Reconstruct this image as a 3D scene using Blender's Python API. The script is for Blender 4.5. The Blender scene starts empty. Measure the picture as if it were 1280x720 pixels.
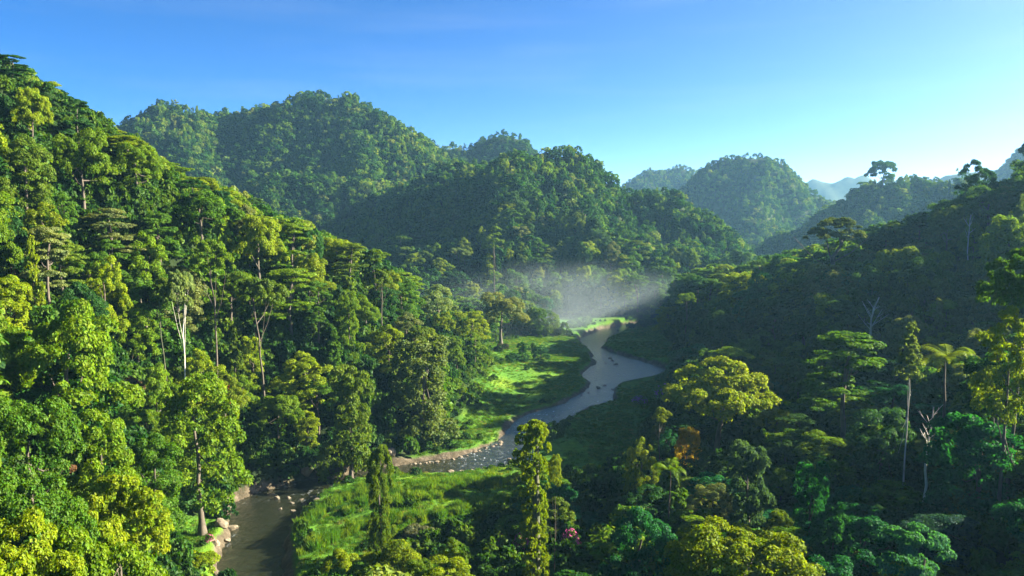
import bpy, math, random
import numpy as np
from mathutils import Vector

# ------------------------------------------------------------------ camera, sky, sun, exposure
scene = bpy.context.scene
R = math.radians
CAM_H, FPX, HORIZON = 62.0, 960.0, 265.0
PITCH = math.atan((360 - HORIZON) / FPX)
cam_data = bpy.data.cameras.new('camera')
cam_data.sensor_width = 36.0
cam_data.lens = 36.0 * FPX / 1280.0
cam_data.clip_start, cam_data.clip_end = 1.0, 30000.0
cam = bpy.data.objects.new('camera', cam_data)
scene.collection.objects.link(cam)
cam.location = (0, 0, CAM_H)
cam.rotation_euler = (R(90) - PITCH, 0, 0)
scene.camera = cam

SUN_AZ, SUN_EL = 78.0, 24.5            # degrees clockwise from the view direction (+Y), and above the horizon
world = bpy.data.worlds.new('World')
scene.world = world
world.use_nodes = True
wn = world.node_tree.nodes
wl = world.node_tree.links
sky = wn.new('ShaderNodeTexSky')
sky.sky_type = 'NISHITA'
sky.sun_disc = False
sky.sun_elevation = R(SUN_EL)
sky.sun_rotation = R(SUN_AZ)
sky.air_density, sky.dust_density, sky.ozone_density = 0.36, 2.5, 4.0
sky.altitude = 1200
sat = wn.new('ShaderNodeHueSaturation'); sat.inputs['Saturation'].default_value = 1.25
wl.new(sky.outputs[0], sat.inputs['Color']); 
geo_ = wn.new('ShaderNodeTexCoord'); wmap = wn.new('ShaderNodeMapping'); wmap.inputs['Scale'].default_value = (1.6, 1.6, 16)
wnz = wn.new('ShaderNodeTexNoise'); wnz.inputs['Scale'].default_value = 2.2; wnz.inputs['Detail'].default_value = 6
wl.new(geo_.outputs['Generated'], wmap.inputs[0]); wl.new(wmap.outputs[0], wnz.inputs['Vector'])
wr_ = wn.new('ShaderNodeMapRange'); wr_.inputs[1].default_value = .5; wr_.inputs[2].default_value = .85; wr_.inputs[4].default_value = .07; wl.new(wnz.outputs[0], wr_.inputs[0])
wmix = wn.new('ShaderNodeMix'); wmix.data_type = 'RGBA'; wmix.inputs[7].default_value = (3.6, 3.8, 4.1, 1)
wl.new(wr_.outputs[0], wmix.inputs[0]); wl.new(sat.outputs[0], wmix.inputs[6]); wl.new(wmix.outputs[2], wn['Background'].inputs[0])
wn['Background'].inputs[1].default_value = 0.05

sun_data = bpy.data.lights.new('sun', 'SUN')
sun_data.energy, sun_data.angle, sun_data.color = 5.0, R(0.5), (1.0, 0.91, 0.68)
sun = bpy.data.objects.new('sun', sun_data)
scene.collection.objects.link(sun)
sdir = Vector((math.sin(R(SUN_AZ)) * math.cos(R(SUN_EL)), math.cos(R(SUN_AZ)) * math.cos(R(SUN_EL)), math.sin(R(SUN_EL))))
sun.rotation_euler = sdir.to_track_quat('Z', 'Y').to_euler()

vs = scene.view_settings
vs.view_transform, vs.look, vs.gamma, vs.exposure, vs.use_curve_mapping = 'Standard', 'None', 1.0, 2.75, False
cy = scene.cycles
cy.max_bounces, cy.diffuse_bounces, cy.glossy_bounces, cy.transmission_bounces, cy.volume_bounces = 4, 2, 2, 3, 0
cy.transparent_max_bounces = 8
cy.sample_clamp_indirect = 4.0
cy.use_denoising = True
cy.use_adaptive_sampling = True
cy.adaptive_threshold = 0.012

rng = np.random.default_rng(7)
random.seed(7)

# ------------------------------------------------------------------ pixels and points
def ray(px, py):
    u, v = (px - 640) / FPX, (360 - py) / FPX
    c, s = math.cos(PITCH), math.sin(PITCH)
    return u, c + v * s, v * c - s

def at_y(px, py, y):
    a, b, c = ray(px, py)
    return (a / b * y, y, CAM_H + c / b * y)

def at_z(px, py, z):
    a, b, c = ray(px, py)
    t = (z - CAM_H) / c
    return (a * t, b * t, z)

def project(x, y, z):
    c, s = math.cos(PITCH), math.sin(PITCH)
    dz = z - CAM_H
    d = y * c - dz * s
    v = y * s + dz * c
    d = np.maximum(d, 1e-3)
    return 640 + FPX * x / d, 360 - FPX * v / d, d

# ------------------------------------------------------------------ noise
def hash2(ix, iy, seed):
    h = (ix.astype(np.int64) * 374761393 + iy.astype(np.int64) * 668265263 + seed * 974711) & 0x7fffffff
    h = ((h ^ (h >> 13)) * 1274126177) & 0x7fffffff
    return ((h ^ (h >> 16)) & 0xffff) / 65535.0

def vnoise(x, y, seed=0):
    x, y = np.asarray(x, float), np.asarray(y, float)
    ix, iy = np.floor(x), np.floor(y)
    fx, fy = x - ix, y - iy
    fx, fy = fx * fx * (3 - 2 * fx), fy * fy * (3 - 2 * fy)
    a, b = hash2(ix, iy, seed), hash2(ix + 1, iy, seed)
    c, d = hash2(ix, iy + 1, seed), hash2(ix + 1, iy + 1, seed)
    return (a * (1 - fx) + b * fx) * (1 - fy) + (c * (1 - fx) + d * fx) * fy - 0.5

def fbm(x, y, scale, octv=4, seed=0):
    t, a, o = 0, 1.0, np.zeros(np.shape(x))
    for k in range(octv):
        o = o + a * vnoise(np.asarray(x) / scale, np.asarray(y) / scale, seed + k)
        scale, a = scale / 2.03, a * 0.5
    return o

# ------------------------------------------------------------------ the lie of the land
def inside(px, py, poly):
    r = np.zeros(np.shape(px), bool)
    n = len(poly)
    for i in range(n):
        x0, y0 = poly[i]
        x1, y1 = poly[(i + 1) % n]
        if y0 == y1:
            continue
        cond = ((y0 > py) != (y1 > py)) & (px < (x1 - x0) * (py - y0) / (y1 - y0) + x0)
        r ^= cond
    return r

def dist_poly(px, py, poly, closed=True):
    d = np.full(np.shape(px), 1e9)
    n = len(poly)
    for i in range(n if closed else n - 1):
        x0, y0 = poly[i]
        x1, y1 = poly[(i + 1) % n]
        dx, dy = x1 - x0, y1 - y0
        t = np.clip(((px - x0) * dx + (py - y0) * dy) / (dx * dx + dy * dy + 1e-9), 0, 1)
        d = np.minimum(d, np.hypot(px - x0 - t * dx, py - y0 - t * dy))
    return d

def px_poly(pts, z=0.0):
    return [at_z(a, b, z)[:2] for a, b in pts]

RIVER_PX = [(270, 760), (272, 715), (272, 690), (284, 668), (292, 650), (286, 628), (318, 616), (362, 606), (400, 598), (440, 592),
            (505, 580), (560, 572), (594, 564), (626, 551), (634, 533), (662, 517), (700, 506), (730, 490), (738, 480), (728, 468),
            (743, 454), (737, 441), (721, 427), (733, 418), (752, 411), (790, 404), (860, 401), (860, 407), (800, 411), (782, 416), (757, 428), (751, 435),
            (770, 442), (802, 451), (835, 461), (840, 470), (815, 474), (774, 479), (766, 488), (768, 502), (738, 509), (692, 530), (672, 553), (664, 578),
            (636, 583), (590, 590), (545, 592), (480, 598), (440, 606), (400, 622), (372, 640), (360, 662), (358, 690), (360, 720), (362, 760)]
RIVER = px_poly(RIVER_PX)
MEADOWS_PX = [
    [(660, 590), (690, 530), (740, 508), (768, 502), (768, 480), (838, 470), (845, 492), (812, 530), (790, 590), (720, 600)],
    [(750, 435), (785, 415), (836, 410), (838, 461), (800, 451)],
    [(585, 450), (640, 424), (720, 426), (743, 441), (748, 455), (730, 468), (740, 485), (700, 506), (640, 520), (630, 550), (590, 565), (510, 579), (560, 545), (600, 510), (590, 480)],
    [(356, 760), (358, 655), (430, 605), (530, 590), (665, 578), (715, 590), (640, 640), (560, 662), (480, 690), (460, 760)],
    [(672, 412), (705, 401), (790, 401), (860, 402), (800, 406), (740, 411), (720, 426)],
    [(180, 650), (262, 632), (290, 650), (270, 740), (150, 740)],
]
MEADOWS = [px_poly(m, 1.0) for m in MEADOWS_PX[:5]] + [px_poly(MEADOWS_PX[5], 4.5)]

# ground control points: world x, y, z
CTRL = [(0, 15, 14), (0, 60, 5), (0, 100, 3), (10, 130, 2.5), (-25, 120, 2), (-30, 90, 3),
        (-20, 160, 1.8), (0, 170, 1.8), (20, 170, 2), (18, 210, 1.2), (30, 240, 1.3), (10, 190, 1.3), (45, 265, 1.6), (40, 200, 3),
        (-16, 215, 2), (-8, 240, 2.2), (3, 265, 2), (15, 300, 2), (-3, 300, 4), (-2, 340, 3), (25, 330, 1.5), (8, 360, 2), (50, 330, 1.5), (65, 350, 2), (72, 320, 4),
        (0, 400, 2), (30, 400, 1.5), (70, 400, 2), (60, 440, 2), (10, 440, 3), (110, 440, 2),
        # left spur
        (-112, 190, 84), (-103, 183, 74), (-92, 180, 64), (-80, 190, 52), (-66, 210, 42), (-51, 225, 36), (-41, 245, 27), (-24, 285, 13), (-6, 330, 4),
        (-80, 166, 32), (-55, 184, 7), (-45, 200, 20), (-37, 183, 4), (-33, 195, 5), (-25, 215, 6), (-15, 250, 6), (-68, 152, 9), (-63, 141, 4), (-44, 163, 2.5), (-66, 166, 11), (-63, 177, 12), (-70, 186, 26), (-52, 140, 2.5),
        (-62, 129, 5), (-53, 130, 2.5), (-67, 115, 17), (-53, 95, 12), (-60, 88, 18), (-43, 65, 12), (-43, 85, 6), (-38, 105, 3), (-75, 130, 22), (-82, 150, 34), (-70, 70, 30),
        (-150, 100, 85), (-200, 190, 130), (-110, 60, 55), (-140, 20, 80), (-95, 120, 45), (-150, 250, 80), (-110, 290, 35), (-80, 330, 14), (-50, 380, 4), (-150, 360, 20), (-250, 300, 60),
        # right slope; beyond the view its heights are shaped for the shade it throws
        (58, 275, 2.5), (66, 300, 6), (84, 400, 6), (85, 340, 19), (103, 330, 27), (120, 320, 31), (144, 300, 40), (163, 280, 48), (185, 268, 56), (230, 255, 70), (300, 240, 88),
        (75, 250, 8), (95, 250, 16), (120, 240, 26), (150, 220, 38), (62, 220, 5), (80, 190, 12), (110, 190, 23), (46, 170, 6), (66, 150, 12), (62, 120, 13), (30, 150, 4), (25, 122, 5),
        (16, 100, 6), (43, 110, 9), (23, 75, 13), (36, 68, 16), (53, 85, 22), (60, 75, 26), (84, 100, 27), (95, 140, 25), (120, 92, 33), (122, 120, 31), (112, 62, 34), (150, 100, 40), (140, 150, 35), (200, 160, 46), (160, 80, 42), (100, 40, 33), (220, 60, 52), (270, 170, 60), (340, 170, 68), (340, 80, 62), (280, 110, 52),
        (110, 400, 12), (130, 380, 20), (180, 360, 25), (240, 330, 60), (160, 430, 6)]
CTRL = np.array(CTRL, float)
def _rbf_fit(P):
    d = np.hypot(P[:, None, 0] - P[None, :, 0], P[:, None, 1] - P[None, :, 1])
    n = len(P)
    A = np.zeros((n + 3, n + 3))
    A[:n, :n] = -np.sqrt(d * d + 16) + np.eye(n) * -1.5
    A[:n, n], A[:n, n + 1:] = 1, P[:, :2] / 100
    A[n, :n], A[n + 1:, :n] = 1, P[:, :2].T / 100
    return np.linalg.solve(A, np.r_[P[:, 2], 0, 0, 0])
_W = _rbf_fit(CTRL)
def near_ground(x, y):
    out = np.full(x.shape, _W[len(CTRL)]) + _W[-2] * x / 100 + _W[-1] * y / 100
    for (cx, cy_, _), w in zip(CTRL, _W):
        out = out - w * np.sqrt((x - cx) ** 2 + (y - cy_) ** 2 + 16)
    return out

# hills: crests as (px, py of the canopy, distance), the slope of their sides
def crest(pts, drop=13):
    return [(lambda p: (p[0], p[1], p[2] - drop))(at_y(a, b, d)) for a, b, d in pts]
HILLS = [
    (crest([(300, 290, 800), (350, 262, 770), (430, 240, 730), (500, 215, 690), (560, 195, 640), (640, 180, 580), (675, 186, 590), (700, 188, 600), (735, 206, 600), (770, 222, 600), (830, 250, 590), (870, 268, 580), (910, 300, 560), (935, 335, 540)]), 0.85),
    (crest([(640, 179, 580), (662, 235, 540), (668, 290, 505), (655, 345, 470), (640, 372, 450)]), 0.95),
    (crest([(735, 200, 600), (762, 280, 545), (760, 345, 495)]), 1.0),
    (crest([(830, 250, 590), (850, 305, 530), (850, 340, 500)]), 1.0),
    (crest([(60, 190, 780), (120, 165, 800), (180, 132, 820), (230, 123, 830), (270, 137, 850), (330, 131, 850), (375, 113, 860), (430, 108, 850), (470, 130, 830), (500, 165, 820), (530, 190, 800)]), 0.95),
    (crest([(430, 108, 850), (445, 165, 780), (440, 210, 720), (420, 245, 680)]), 1.1),
    (crest([(230, 123, 830), (235, 170, 770), (255, 215, 720)]), 1.1),
    (crest([(300, 225, 690), (345, 205, 690), (400, 198, 700), (440, 212, 700)]), 1.0),
    (crest([(500, 195, 1000), (530, 175, 1000), (560, 166, 1000), (600, 157, 1000), (640, 160, 1000), (668, 190, 1000)]), 1.2),
    (crest([(700, 250, 1650), (770, 228, 1700), (810, 207, 1700), (850, 203, 1700), (900, 207, 1750), (960, 225, 1800)]), 0.8),
    (crest([(850, 240, 1150), (885, 212, 1150), (905, 192, 1150), (940, 186, 1150), (968, 192, 1150), (1000, 222, 1150), (1040, 245, 1150), (1090, 255, 1200)]), 1.15),
    (crest([(940, 186, 1150), (945, 230, 1080), (940, 270, 1010)]), 1.2),
    (crest([(950, 305, 800), (1000, 277, 780), (1050, 245, 760), (1090, 219, 760), (1130, 209, 760), (1170, 213, 760), (1200, 228, 770), (1250, 245, 780), (1320, 260, 800)]), 1.1),
    (crest([(1090, 219, 760), (1105, 260, 710), (1100, 300, 670)]), 1.2),
    (crest([(1000, 238, 3000), (1018, 222, 3000), (1045, 226, 3000), (1085, 222, 3000), (1130, 232, 3000)], 0), 1.0),
    (crest([(1150, 235, 2200), (1185, 222, 2200), (1215, 216, 2200), (1265, 212, 2200), (1320, 205, 2250)], 0), 0.9),
    (crest([(1253, 228, 1400), (1266, 205, 1400), (1280, 184, 1400), (1310, 150, 1400), (1380, 160, 1450), (1450, 200, 1500)]), 1.5),
    (crest([(-200, 200, 900), (-100, 120, 1000), (20, 150, 1000), (100, 190, 950)]), 0.9),
]
def hill_height(x, y):
    wx = x + 26 * fbm(x, y, 90, 3, 11)
    wy = y + 26 * fbm(x, y, 90, 3, 23)
    best = np.full(x.shape, -50.0)
    for pts, k in HILLS:
        for (x0, y0, z0), (x1, y1, z1) in zip(pts[:-1], pts[1:]):
            dx, dy = x1 - x0, y1 - y0
            t = np.clip(((wx - x0) * dx + (wy - y0) * dy) / (dx * dx + dy * dy), 0, 1)
            d = np.hypot(wx - x0 - t * dx, wy - y0 - t * dy)
            zc = z0 + t * (z1 - z0)
            w = 10.0
            h = zc - k * (np.sqrt(d * d + w * w) - w)
            best = np.maximum(best, h)
    foot = 3.0
    return np.where(best > 25, best, foot + (np.maximum(best, -40) + 40) ** 2 / 65 ** 2 * 22)     # sides flare out at the foot

def ground(x, y, carve=True):
    x, y = np.asarray(x, float), np.asarray(y, float)
    r = np.hypot(x, y)
    n = np.maximum(near_ground(x, y), 1.0)
    fade = np.clip((np.minimum(y, 520) - 380) / 110, 0, 1) * 1.0
    fade = np.maximum(fade, np.clip((np.abs(x) - 260) / 160, 0, 1))
    fade = fade * fade * (3 - 2 * fade)
    n = n * (1 - fade) + 3.0 * fade
    back = np.clip(-y / 150, 0, 1)
    n = n * (1 - back) + 20 * back
    h = np.where(r > 330, hill_height(x, y), -10)
    h = h + np.where(h > 12, (fbm(x, y, 75, 3, 131) * 17 + fbm(x, y, 28, 2, 151) * 9) * np.clip((h - 12) / 40, 0, 1), 0)
    z = np.maximum(n, h)
    rough = fbm(x, y, 38, 4, 3) * np.clip((z - 3) / 14, 0, 1) * 7
    z = z + rough
    if carve:
        m = (y > 60) & (y < 520) & (np.abs(x) < 260)
        if m.any():
            xs, ys = x[m], y[m]
            wob = fbm(xs, ys, 7, 3, 41) * 2.6
            d = dist_poly(xs, ys, RIVER)
            d = np.where(inside(xs, ys, RIVER), -d, d) + wob
            zz = z[m]
            t = np.clip(d / 2.0, 0, 1)
            bank = np.minimum(zz, 60)
            zz = np.where(d < 0, np.maximum(-0.12 + 0.28 * d, -1.4), np.where(d < 2.0, (zz + 0.12) * (t ** 0.6) - 0.12, zz))
            zz = zz + np.where(d > 1.0, fbm(xs, ys, 9, 3, 77) * 0.7, 0)
            z = z.copy()
            z[m] = zz
    return z

# ------------------------------------------------------------------ small helpers
def link(o, parent=None):
    scene.collection.objects.link(o)
    if parent is not None:
        o.parent = parent
    return o

def tag(o, label=None, cat=None, group=None, kind=None):
    if label: o['label'] = label
    if cat: o['category'] = cat
    if group: o['group'] = group
    if kind: o['kind'] = kind
    return o

def mesh_np(name, V, F, mat=None, smooth=False):
    V, F = np.asarray(V, np.float32), np.asarray(F, np.int32)
    me = bpy.data.meshes.new(name)
    k = F.shape[1]
    me.vertices.add(len(V)); me.vertices.foreach_set('co', V.ravel())
    me.loops.add(F.size); me.loops.foreach_set('vertex_index', F.ravel())
    me.polygons.add(len(F)); me.polygons.foreach_set('loop_start', np.arange(0, F.size, k, dtype=np.int32))
    me.polygons.foreach_set('use_smooth', np.full(len(F), smooth))
    me.update(calc_edges=True)
    if mat: me.materials.append(mat)
    return me

class NT:
    """a short hand for building a material's nodes"""
    def __init__(self, name):
        self.m = bpy.data.materials.new(name)
        self.m.use_nodes = True
        self.n, self.l = self.m.node_tree.nodes, self.m.node_tree.links
        self.n.clear()
        self.out = self.n.new('ShaderNodeOutputMaterial')
    def node(self, t, **kw):
        nd = self.n.new(t)
        for k, v in kw.items():
            if k.startswith('i_'):
                nd.inputs[int(k[2:])].default_value = v
            else:
                setattr(nd, k, v)
        return nd
    def to(self, a, b):
        self.l.new(a, b)
    def ramp(self, fac, stops):
        r = self.node('ShaderNodeValToRGB')
        e = r.color_ramp.elements
        while len(e) < len(stops): e.new(0.5)
        for el, (p, c) in zip(e, stops):
            el.position = p; el.color = (*c, 1)
        self.to(fac, r.inputs[0])
        return r.outputs[0]
    def mix(self, fac, a, b, mode='MIX'):
        m = self.node('ShaderNodeMix', data_type='RGBA', blend_type=mode)
        for s, v in ((0, fac), (6, a), (7, b)):
            if hasattr(v, 'is_linked'): self.to(v, m.inputs[s])
            elif s == 0: m.inputs[s].default_value = v
            else: m.inputs[s].default_value = (*v, 1)
        return m.outputs[2]
    def noise(self, scale, detail=4, coord='Object', rough=0.55, vec=None):
        nz = self.node('ShaderNodeTexNoise')
        nz.inputs['Scale'].default_value = scale; nz.inputs['Detail'].default_value = detail; nz.inputs['Roughness'].default_value = rough
        if vec is None:
            tc = self.node('ShaderNodeTexCoord'); vec = tc.outputs[coord]
        self.to(vec, nz.inputs['Vector'])
        return nz.outputs[0]

# ------------------------------------------------------------------ materials
def leaf_material(name, random_ramp=None, transl=0.45):
    t = NT(name)
    info = t.node('ShaderNodeObjectInfo')
    geo = t.node('ShaderNodeNewGeometry')
    base = t.ramp(info.outputs['Random'], random_ramp) if random_ramp else info.outputs['Color']
    if random_ramp:
        patch = t.ramp(t.noise(0.011, 4, vec=geo.outputs['Position']), [(0.34, (.6, .8, 1.0)), (0.5, (1.0, 1.0, 1.0)), (0.64, (1.3, 1.22, .8))])
        base = t.mix(1.0, base, patch, 'MULTIPLY')
    isl = geo.outputs['Random Per Island']
    hsv = t.node('ShaderNodeHueSaturation')
    mr = t.node('ShaderNodeMapRange'); mr.inputs[3].default_value = 0.475; mr.inputs[4].default_value = 0.515
    t.to(isl, mr.inputs[0]); t.to(mr.outputs[0], hsv.inputs['Hue'])
    wv = t.node('ShaderNodeMath', operation='MULTIPLY'); wv.inputs[1].default_value = 7.31
    fr = t.node('ShaderNodeMath', operation='FRACT')
    t.to(isl, wv.inputs[0]); t.to(wv.outputs[0], fr.inputs[0])
    mv = t.node('ShaderNodeMapRange'); mv.inputs[3].default_value, mv.inputs[4].default_value = (0.88, 1.14) if random_ramp else (0.72, 1.3)
    t.to(fr.outputs[0], mv.inputs[0]); t.to(mv.outputs[0], hsv.inputs['Value'])
    # young and old boughs: the colour drifts through the crown
    drift = t.ramp(t.noise(0.33, 3), [(0.32, (.72, .86, 1.0)), (0.5, (1.0, 1.0, 1.0)), (0.68, (1.22, 1.16, .85))])
    t.to(t.mix(1.0, base, drift, 'MULTIPLY'), hsv.inputs['Color'])
    col = hsv.outputs[0]
    dif = t.node('ShaderNodeBsdfDiffuse'); t.to(col, dif.inputs[0])
    tr = t.node('ShaderNodeBsdfTranslucent')
    warm = t.mix(1.0, col, (1.3, 1.3, 0.35), 'MULTIPLY'); t.to(warm, tr.inputs[0])
    mx = t.node('ShaderNodeMixShader', i_0=transl); t.to(dif.outputs[0], mx.inputs[1]); t.to(tr.outputs[0], mx.inputs[2])
    gl = t.node('ShaderNodeBsdfGlossy'); gl.inputs['Roughness'].default_value = 0.5; gl.inputs[0].default_value = (0.8, 0.9, 0.8, 1)
    m2 = t.node('ShaderNodeMixShader', i_0=0.007); t.to(mx.outputs[0], m2.inputs[1]); t.to(gl.outputs[0], m2.inputs[2])
    t.to(m2.outputs[0], t.out.inputs[0])
    return t.m

M_LEAF = leaf_material('leaf')
M_FOREST = leaf_material('forest_leaf', [(0.0, (0.010, 0.045, 0.012)), (0.3, (0.022, 0.078, 0.010)), (0.55, (0.045, 0.112, 0.008)), (0.78, (0.08, 0.155, 0.006)), (0.93, (0.12, 0.185, 0.015)), (1.0, (0.12, 0.15, 0.05))])
M_UNDER = leaf_material('undergrowth_leaf', [(0.0, (0.014, 0.05, 0.01)), (0.5, (0.034, 0.09, 0.008)), (1.0, (0.075, 0.13, 0.007))])
M_GRASS = leaf_material('grass_blade', [(0.0, (0.036, 0.105, 0.010)), (0.5, (0.055, 0.13, 0.008)), (0.9, (0.11, 0.17, 0.010)), (1.0, (0.17, 0.15, 0.05))])
M_REED = leaf_material('reed_blade', [(0.0, (0.045, 0.13, 0.008)), (0.6, (0.08, 0.16, 0.008)), (1.0, (0.13, 0.19, 0.01))])

def bark_material(name, c0, c1, scale=1.2):
    t = NT(name)
    nz = t.noise(scale, 5)
    col = t.ramp(nz, [(0.3, c0), (0.7, c1)])
    b = t.node('ShaderNodeBsdfPrincipled'); b.inputs['Roughness'].default_value = 0.85
    t.to(col, b.inputs['Base Color'])
    bp = t.node('ShaderNodeBump', i_0=0.5, i_1=0.1); t.to(t.noise(6, 3), bp.inputs['Height']); t.to(bp.outputs[0], b.inputs['Normal'])
    t.to(b.outputs[0], t.out.inputs[0])
    return t.m
M_BARK = bark_material('brown_bark', (0.045, 0.036, 0.027), (0.11, 0.088, 0.066))
M_PALE = bark_material('pale_bark', (0.36, 0.33, 0.28), (0.6, 0.57, 0.5), 0.8)
M_MOSSY = bark_material('mossy_bark', (0.03, 0.05, 0.018), (0.11, 0.10, 0.06), 0.9)

def rock_material():
    t = NT('river_stone')
    info = t.node('ShaderNodeObjectInfo')
    col = t.ramp(t.noise(1.1, 6), [(0.25, (0.10, 0.075, 0.05)), (0.5, (0.27, 0.21, 0.14)), (0.75, (0.42, 0.35, 0.25))])
    col = t.mix(1.0, col, info.outputs['Color'], 'MULTIPLY')
    b = t.node('ShaderNodeBsdfPrincipled'); b.inputs['Roughness'].default_value = 0.8
    t.to(col, b.inputs['Base Color'])
    bp = t.node('ShaderNodeBump', i_0=0.7, i_1=0.3); t.to(t.noise(2.5, 6), bp.inputs['Height']); t.to(bp.outputs[0], b.inputs['Normal'])
    t.to(b.outputs[0], t.out.inputs[0])
    return t.m
M_ROCK = rock_material()

def terrain_material():
    t = NT('ground')
    za = t.node('ShaderNodeAttribute', attribute_name='zone')
    sep = t.node('ShaderNodeSeparateColor'); t.to(za.outputs['Color'], sep.inputs[0])
    forest = t.ramp(t.noise(0.08, 6), [(0.3, (0.012, 0.022, 0.008)), (0.55, (0.02, 0.034, 0.010)), (0.75, (0.035, 0.04, 0.016))])
    g1 = t.ramp(t.noise(0.06, 6), [(0.25, (0.038, 0.115, 0.014)), (0.5, (0.06, 0.15, 0.014)), (0.68, (0.10, 0.17, 0.014)), (0.82, (0.15, 0.14, 0.04))])
    g2 = t.ramp(t.noise(0.9, 5, rough=0.7), [(0.3, (0.55, 0.6, 0.5)), (0.7, (1.35, 1.25, 1.1))])
    meadow = t.mix(1.0, g1, g2, 'MULTIPLY')
    soil = t.ramp(t.noise(0.5, 8, rough=0.7), [(0.3, (0.035, 0.03, 0.02)), (0.5, (0.075, 0.06, 0.042)), (0.72, (0.16, 0.13, 0.10))])
    c = t.mix(sep.outputs[0], forest, meadow)
    # the edge between turf and soil follows the noise
    ms = t.node('ShaderNodeMath', operation='MULTIPLY_ADD'); ms.inputs[1].default_value = 2.2
    ad = t.node('ShaderNodeMath', operation='MULTIPLY_ADD'); ad.inputs[1].default_value = 2.0; ad.inputs[2].default_value = -1.6
    t.to(t.noise(0.35, 6, rough=0.65), ad.inputs[0])
    t.to(sep.outputs[1], ms.inputs[0]); t.to(ad.outputs[0], ms.inputs[2])
    cl = t.node('ShaderNodeClamp'); t.to(ms.outputs[0], cl.inputs[0])
    c = t.mix(cl.outputs[0], c, soil)
    b = t.node('ShaderNodeBsdfPrincipled'); b.inputs['Roughness'].default_value = 0.95; b.inputs['Specular IOR Level'].default_value = 0.1
    t.to(c, b.inputs['Base Color'])
    bp = t.node('ShaderNodeBump', i_0=0.8, i_1=0.5); t.to(t.noise(1.3, 6, rough=0.7), bp.inputs['Height']); t.to(bp.outputs[0], b.inputs['Normal'])
    t.to(b.outputs[0], t.out.inputs[0])
    return t.m

def water_material():
    t = NT('water')
    tc = t.node('ShaderNodeTexCoord')
    mp = t.node('ShaderNodeMapping'); mp.inputs['Scale'].default_value = (1.0, 0.55, 1.0); t.to(tc.outputs['Object'], mp.inputs[0])
    b = t.node('ShaderNodeBsdfPrincipled')
    b.inputs['Roughness'].default_value = 0.06; b.inputs['IOR'].default_value = 1.33
    b.inputs['Transmission Weight'].default_value = 1.0
    b.inputs['Base Color'].default_value = (0.34, 0.42, 0.30, 1)
    bp = t.node('ShaderNodeBump', i_0=0.9, i_1=0.36)
    t.to(t.noise(1.1, 5, vec=mp.outputs[0], rough=0.6), bp.inputs['Height']); t.to(bp.outputs[0], b.inputs['Normal'])
    # suspended silt: part of the light comes back from the water itself
    d = t.node('ShaderNodeBsdfDiffuse'); d.inputs[0].default_value = (0.030, 0.036, 0.018, 1)
    mx = t.node('ShaderNodeMixShader', i_0=0.3); t.to(b.outputs[0], mx.inputs[1]); t.to(d.outputs[0], mx.inputs[2])
    g = t.node('ShaderNodeBsdfGlossy'); g.inputs['Roughness'].default_value = 0.22; t.to(bp.outputs[0], g.inputs['Normal'])
    fr = t.node('ShaderNodeFresnel', i_0=1.33); t.to(bp.outputs[0], fr.inputs[1])
    m2 = t.node('ShaderNodeMixShader'); t.to(fr.outputs[0], m2.inputs[0]); t.to(mx.outputs[0], m2.inputs[1]); t.to(g.outputs[0], m2.inputs[2])
    # broken white water over the shallow riffles; also stands in for sky reflection
    rf = t.ramp(t.noise(0.9, 7, vec=mp.outputs[0], rough=0.75), [(0.56, (0, 0, 0)), (0.68, (1, 1, 1))])
    pt = t.ramp(t.noise(0.035, 3), [(0.45, (0, 0, 0)), (0.62, (0.85, 0.85, 0.85))])
    w = t.mix(1.0, rf, pt, 'MULTIPLY')
    foam_sheen = t.node('ShaderNodeBsdfDiffuse'); foam_sheen.inputs[0].default_value = (0.5, 0.55, 0.6, 1)
    m3 = t.node('ShaderNodeMixShader'); t.to(w, m3.inputs[0]); t.to(m2.outputs[0], m3.inputs[1]); t.to(foam_sheen.outputs[0], m3.inputs[2])
    t.to(m3.outputs[0], t.out.inputs[0])
    return t.m

# ------------------------------------------------------------------ terrain: one sheet from under the camera to the horizon
ang = np.r_[np.linspace(-180, -62, 24), np.linspace(-60, -38, 45), np.arange(-37, 37.01, 0.2), np.linspace(38, 62, 49), np.linspace(64, 178, 24)]
rad = np.r_[np.geomspace(3, 60, 24), np.arange(62, 130, 1.6), np.arange(130, 240, 0.9), np.arange(240, 470, 1.5), np.geomspace(473, 1300, 170), np.geomspace(1315, 3300, 90), np.geomspace(3400, 6000, 12)]
A, RR = np.meshgrid(np.radians(ang), rad, indexing='ij')
TX, TY = (np.sin(A) * RR), (np.cos(A) * RR)
TZ = ground(TX.ravel(), TY.ravel()).reshape(TX.shape)
na, nr = TX.shape
idx = np.arange(na * nr).reshape(na, nr)
i2 = np.roll(idx, -1, axis=0)
F = np.stack([idx[:, :-1], idx[:, 1:], i2[:, 1:], i2[:, :-1]], -1).reshape(-1, 4)[:, ::-1]
te = mesh_np('terrain', np.stack([TX, TY, TZ], -1).reshape(-1, 3), F, terrain_material(), True)
zone = np.zeros((na * nr, 4), np.float32)
fx, fy = TX.ravel(), TY.ravel()
near_m = (fy > 60) & (fy < 520) & (np.abs(fx) < 200)
mead = np.zeros(near_m.sum())
for m in MEADOWS:
    d = dist_poly(fx[near_m], fy[near_m], m)
    d = np.where(inside(fx[near_m], fy[near_m], m), d, -d) + fbm(fx[near_m], fy[near_m], 8, 3, 9) * 3
    mead = np.maximum(mead, np.clip(d / 3 + 1.0, 0, 1))
mead *= np.clip((6.5 - TZ.ravel()[near_m]) / 1.5, 0, 1)
zone[near_m, 0] = mead
dr = dist_poly(fx[near_m], fy[near_m], RIVER)
dr = np.where(inside(fx[near_m], fy[near_m], RIVER), -dr, dr)
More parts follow.
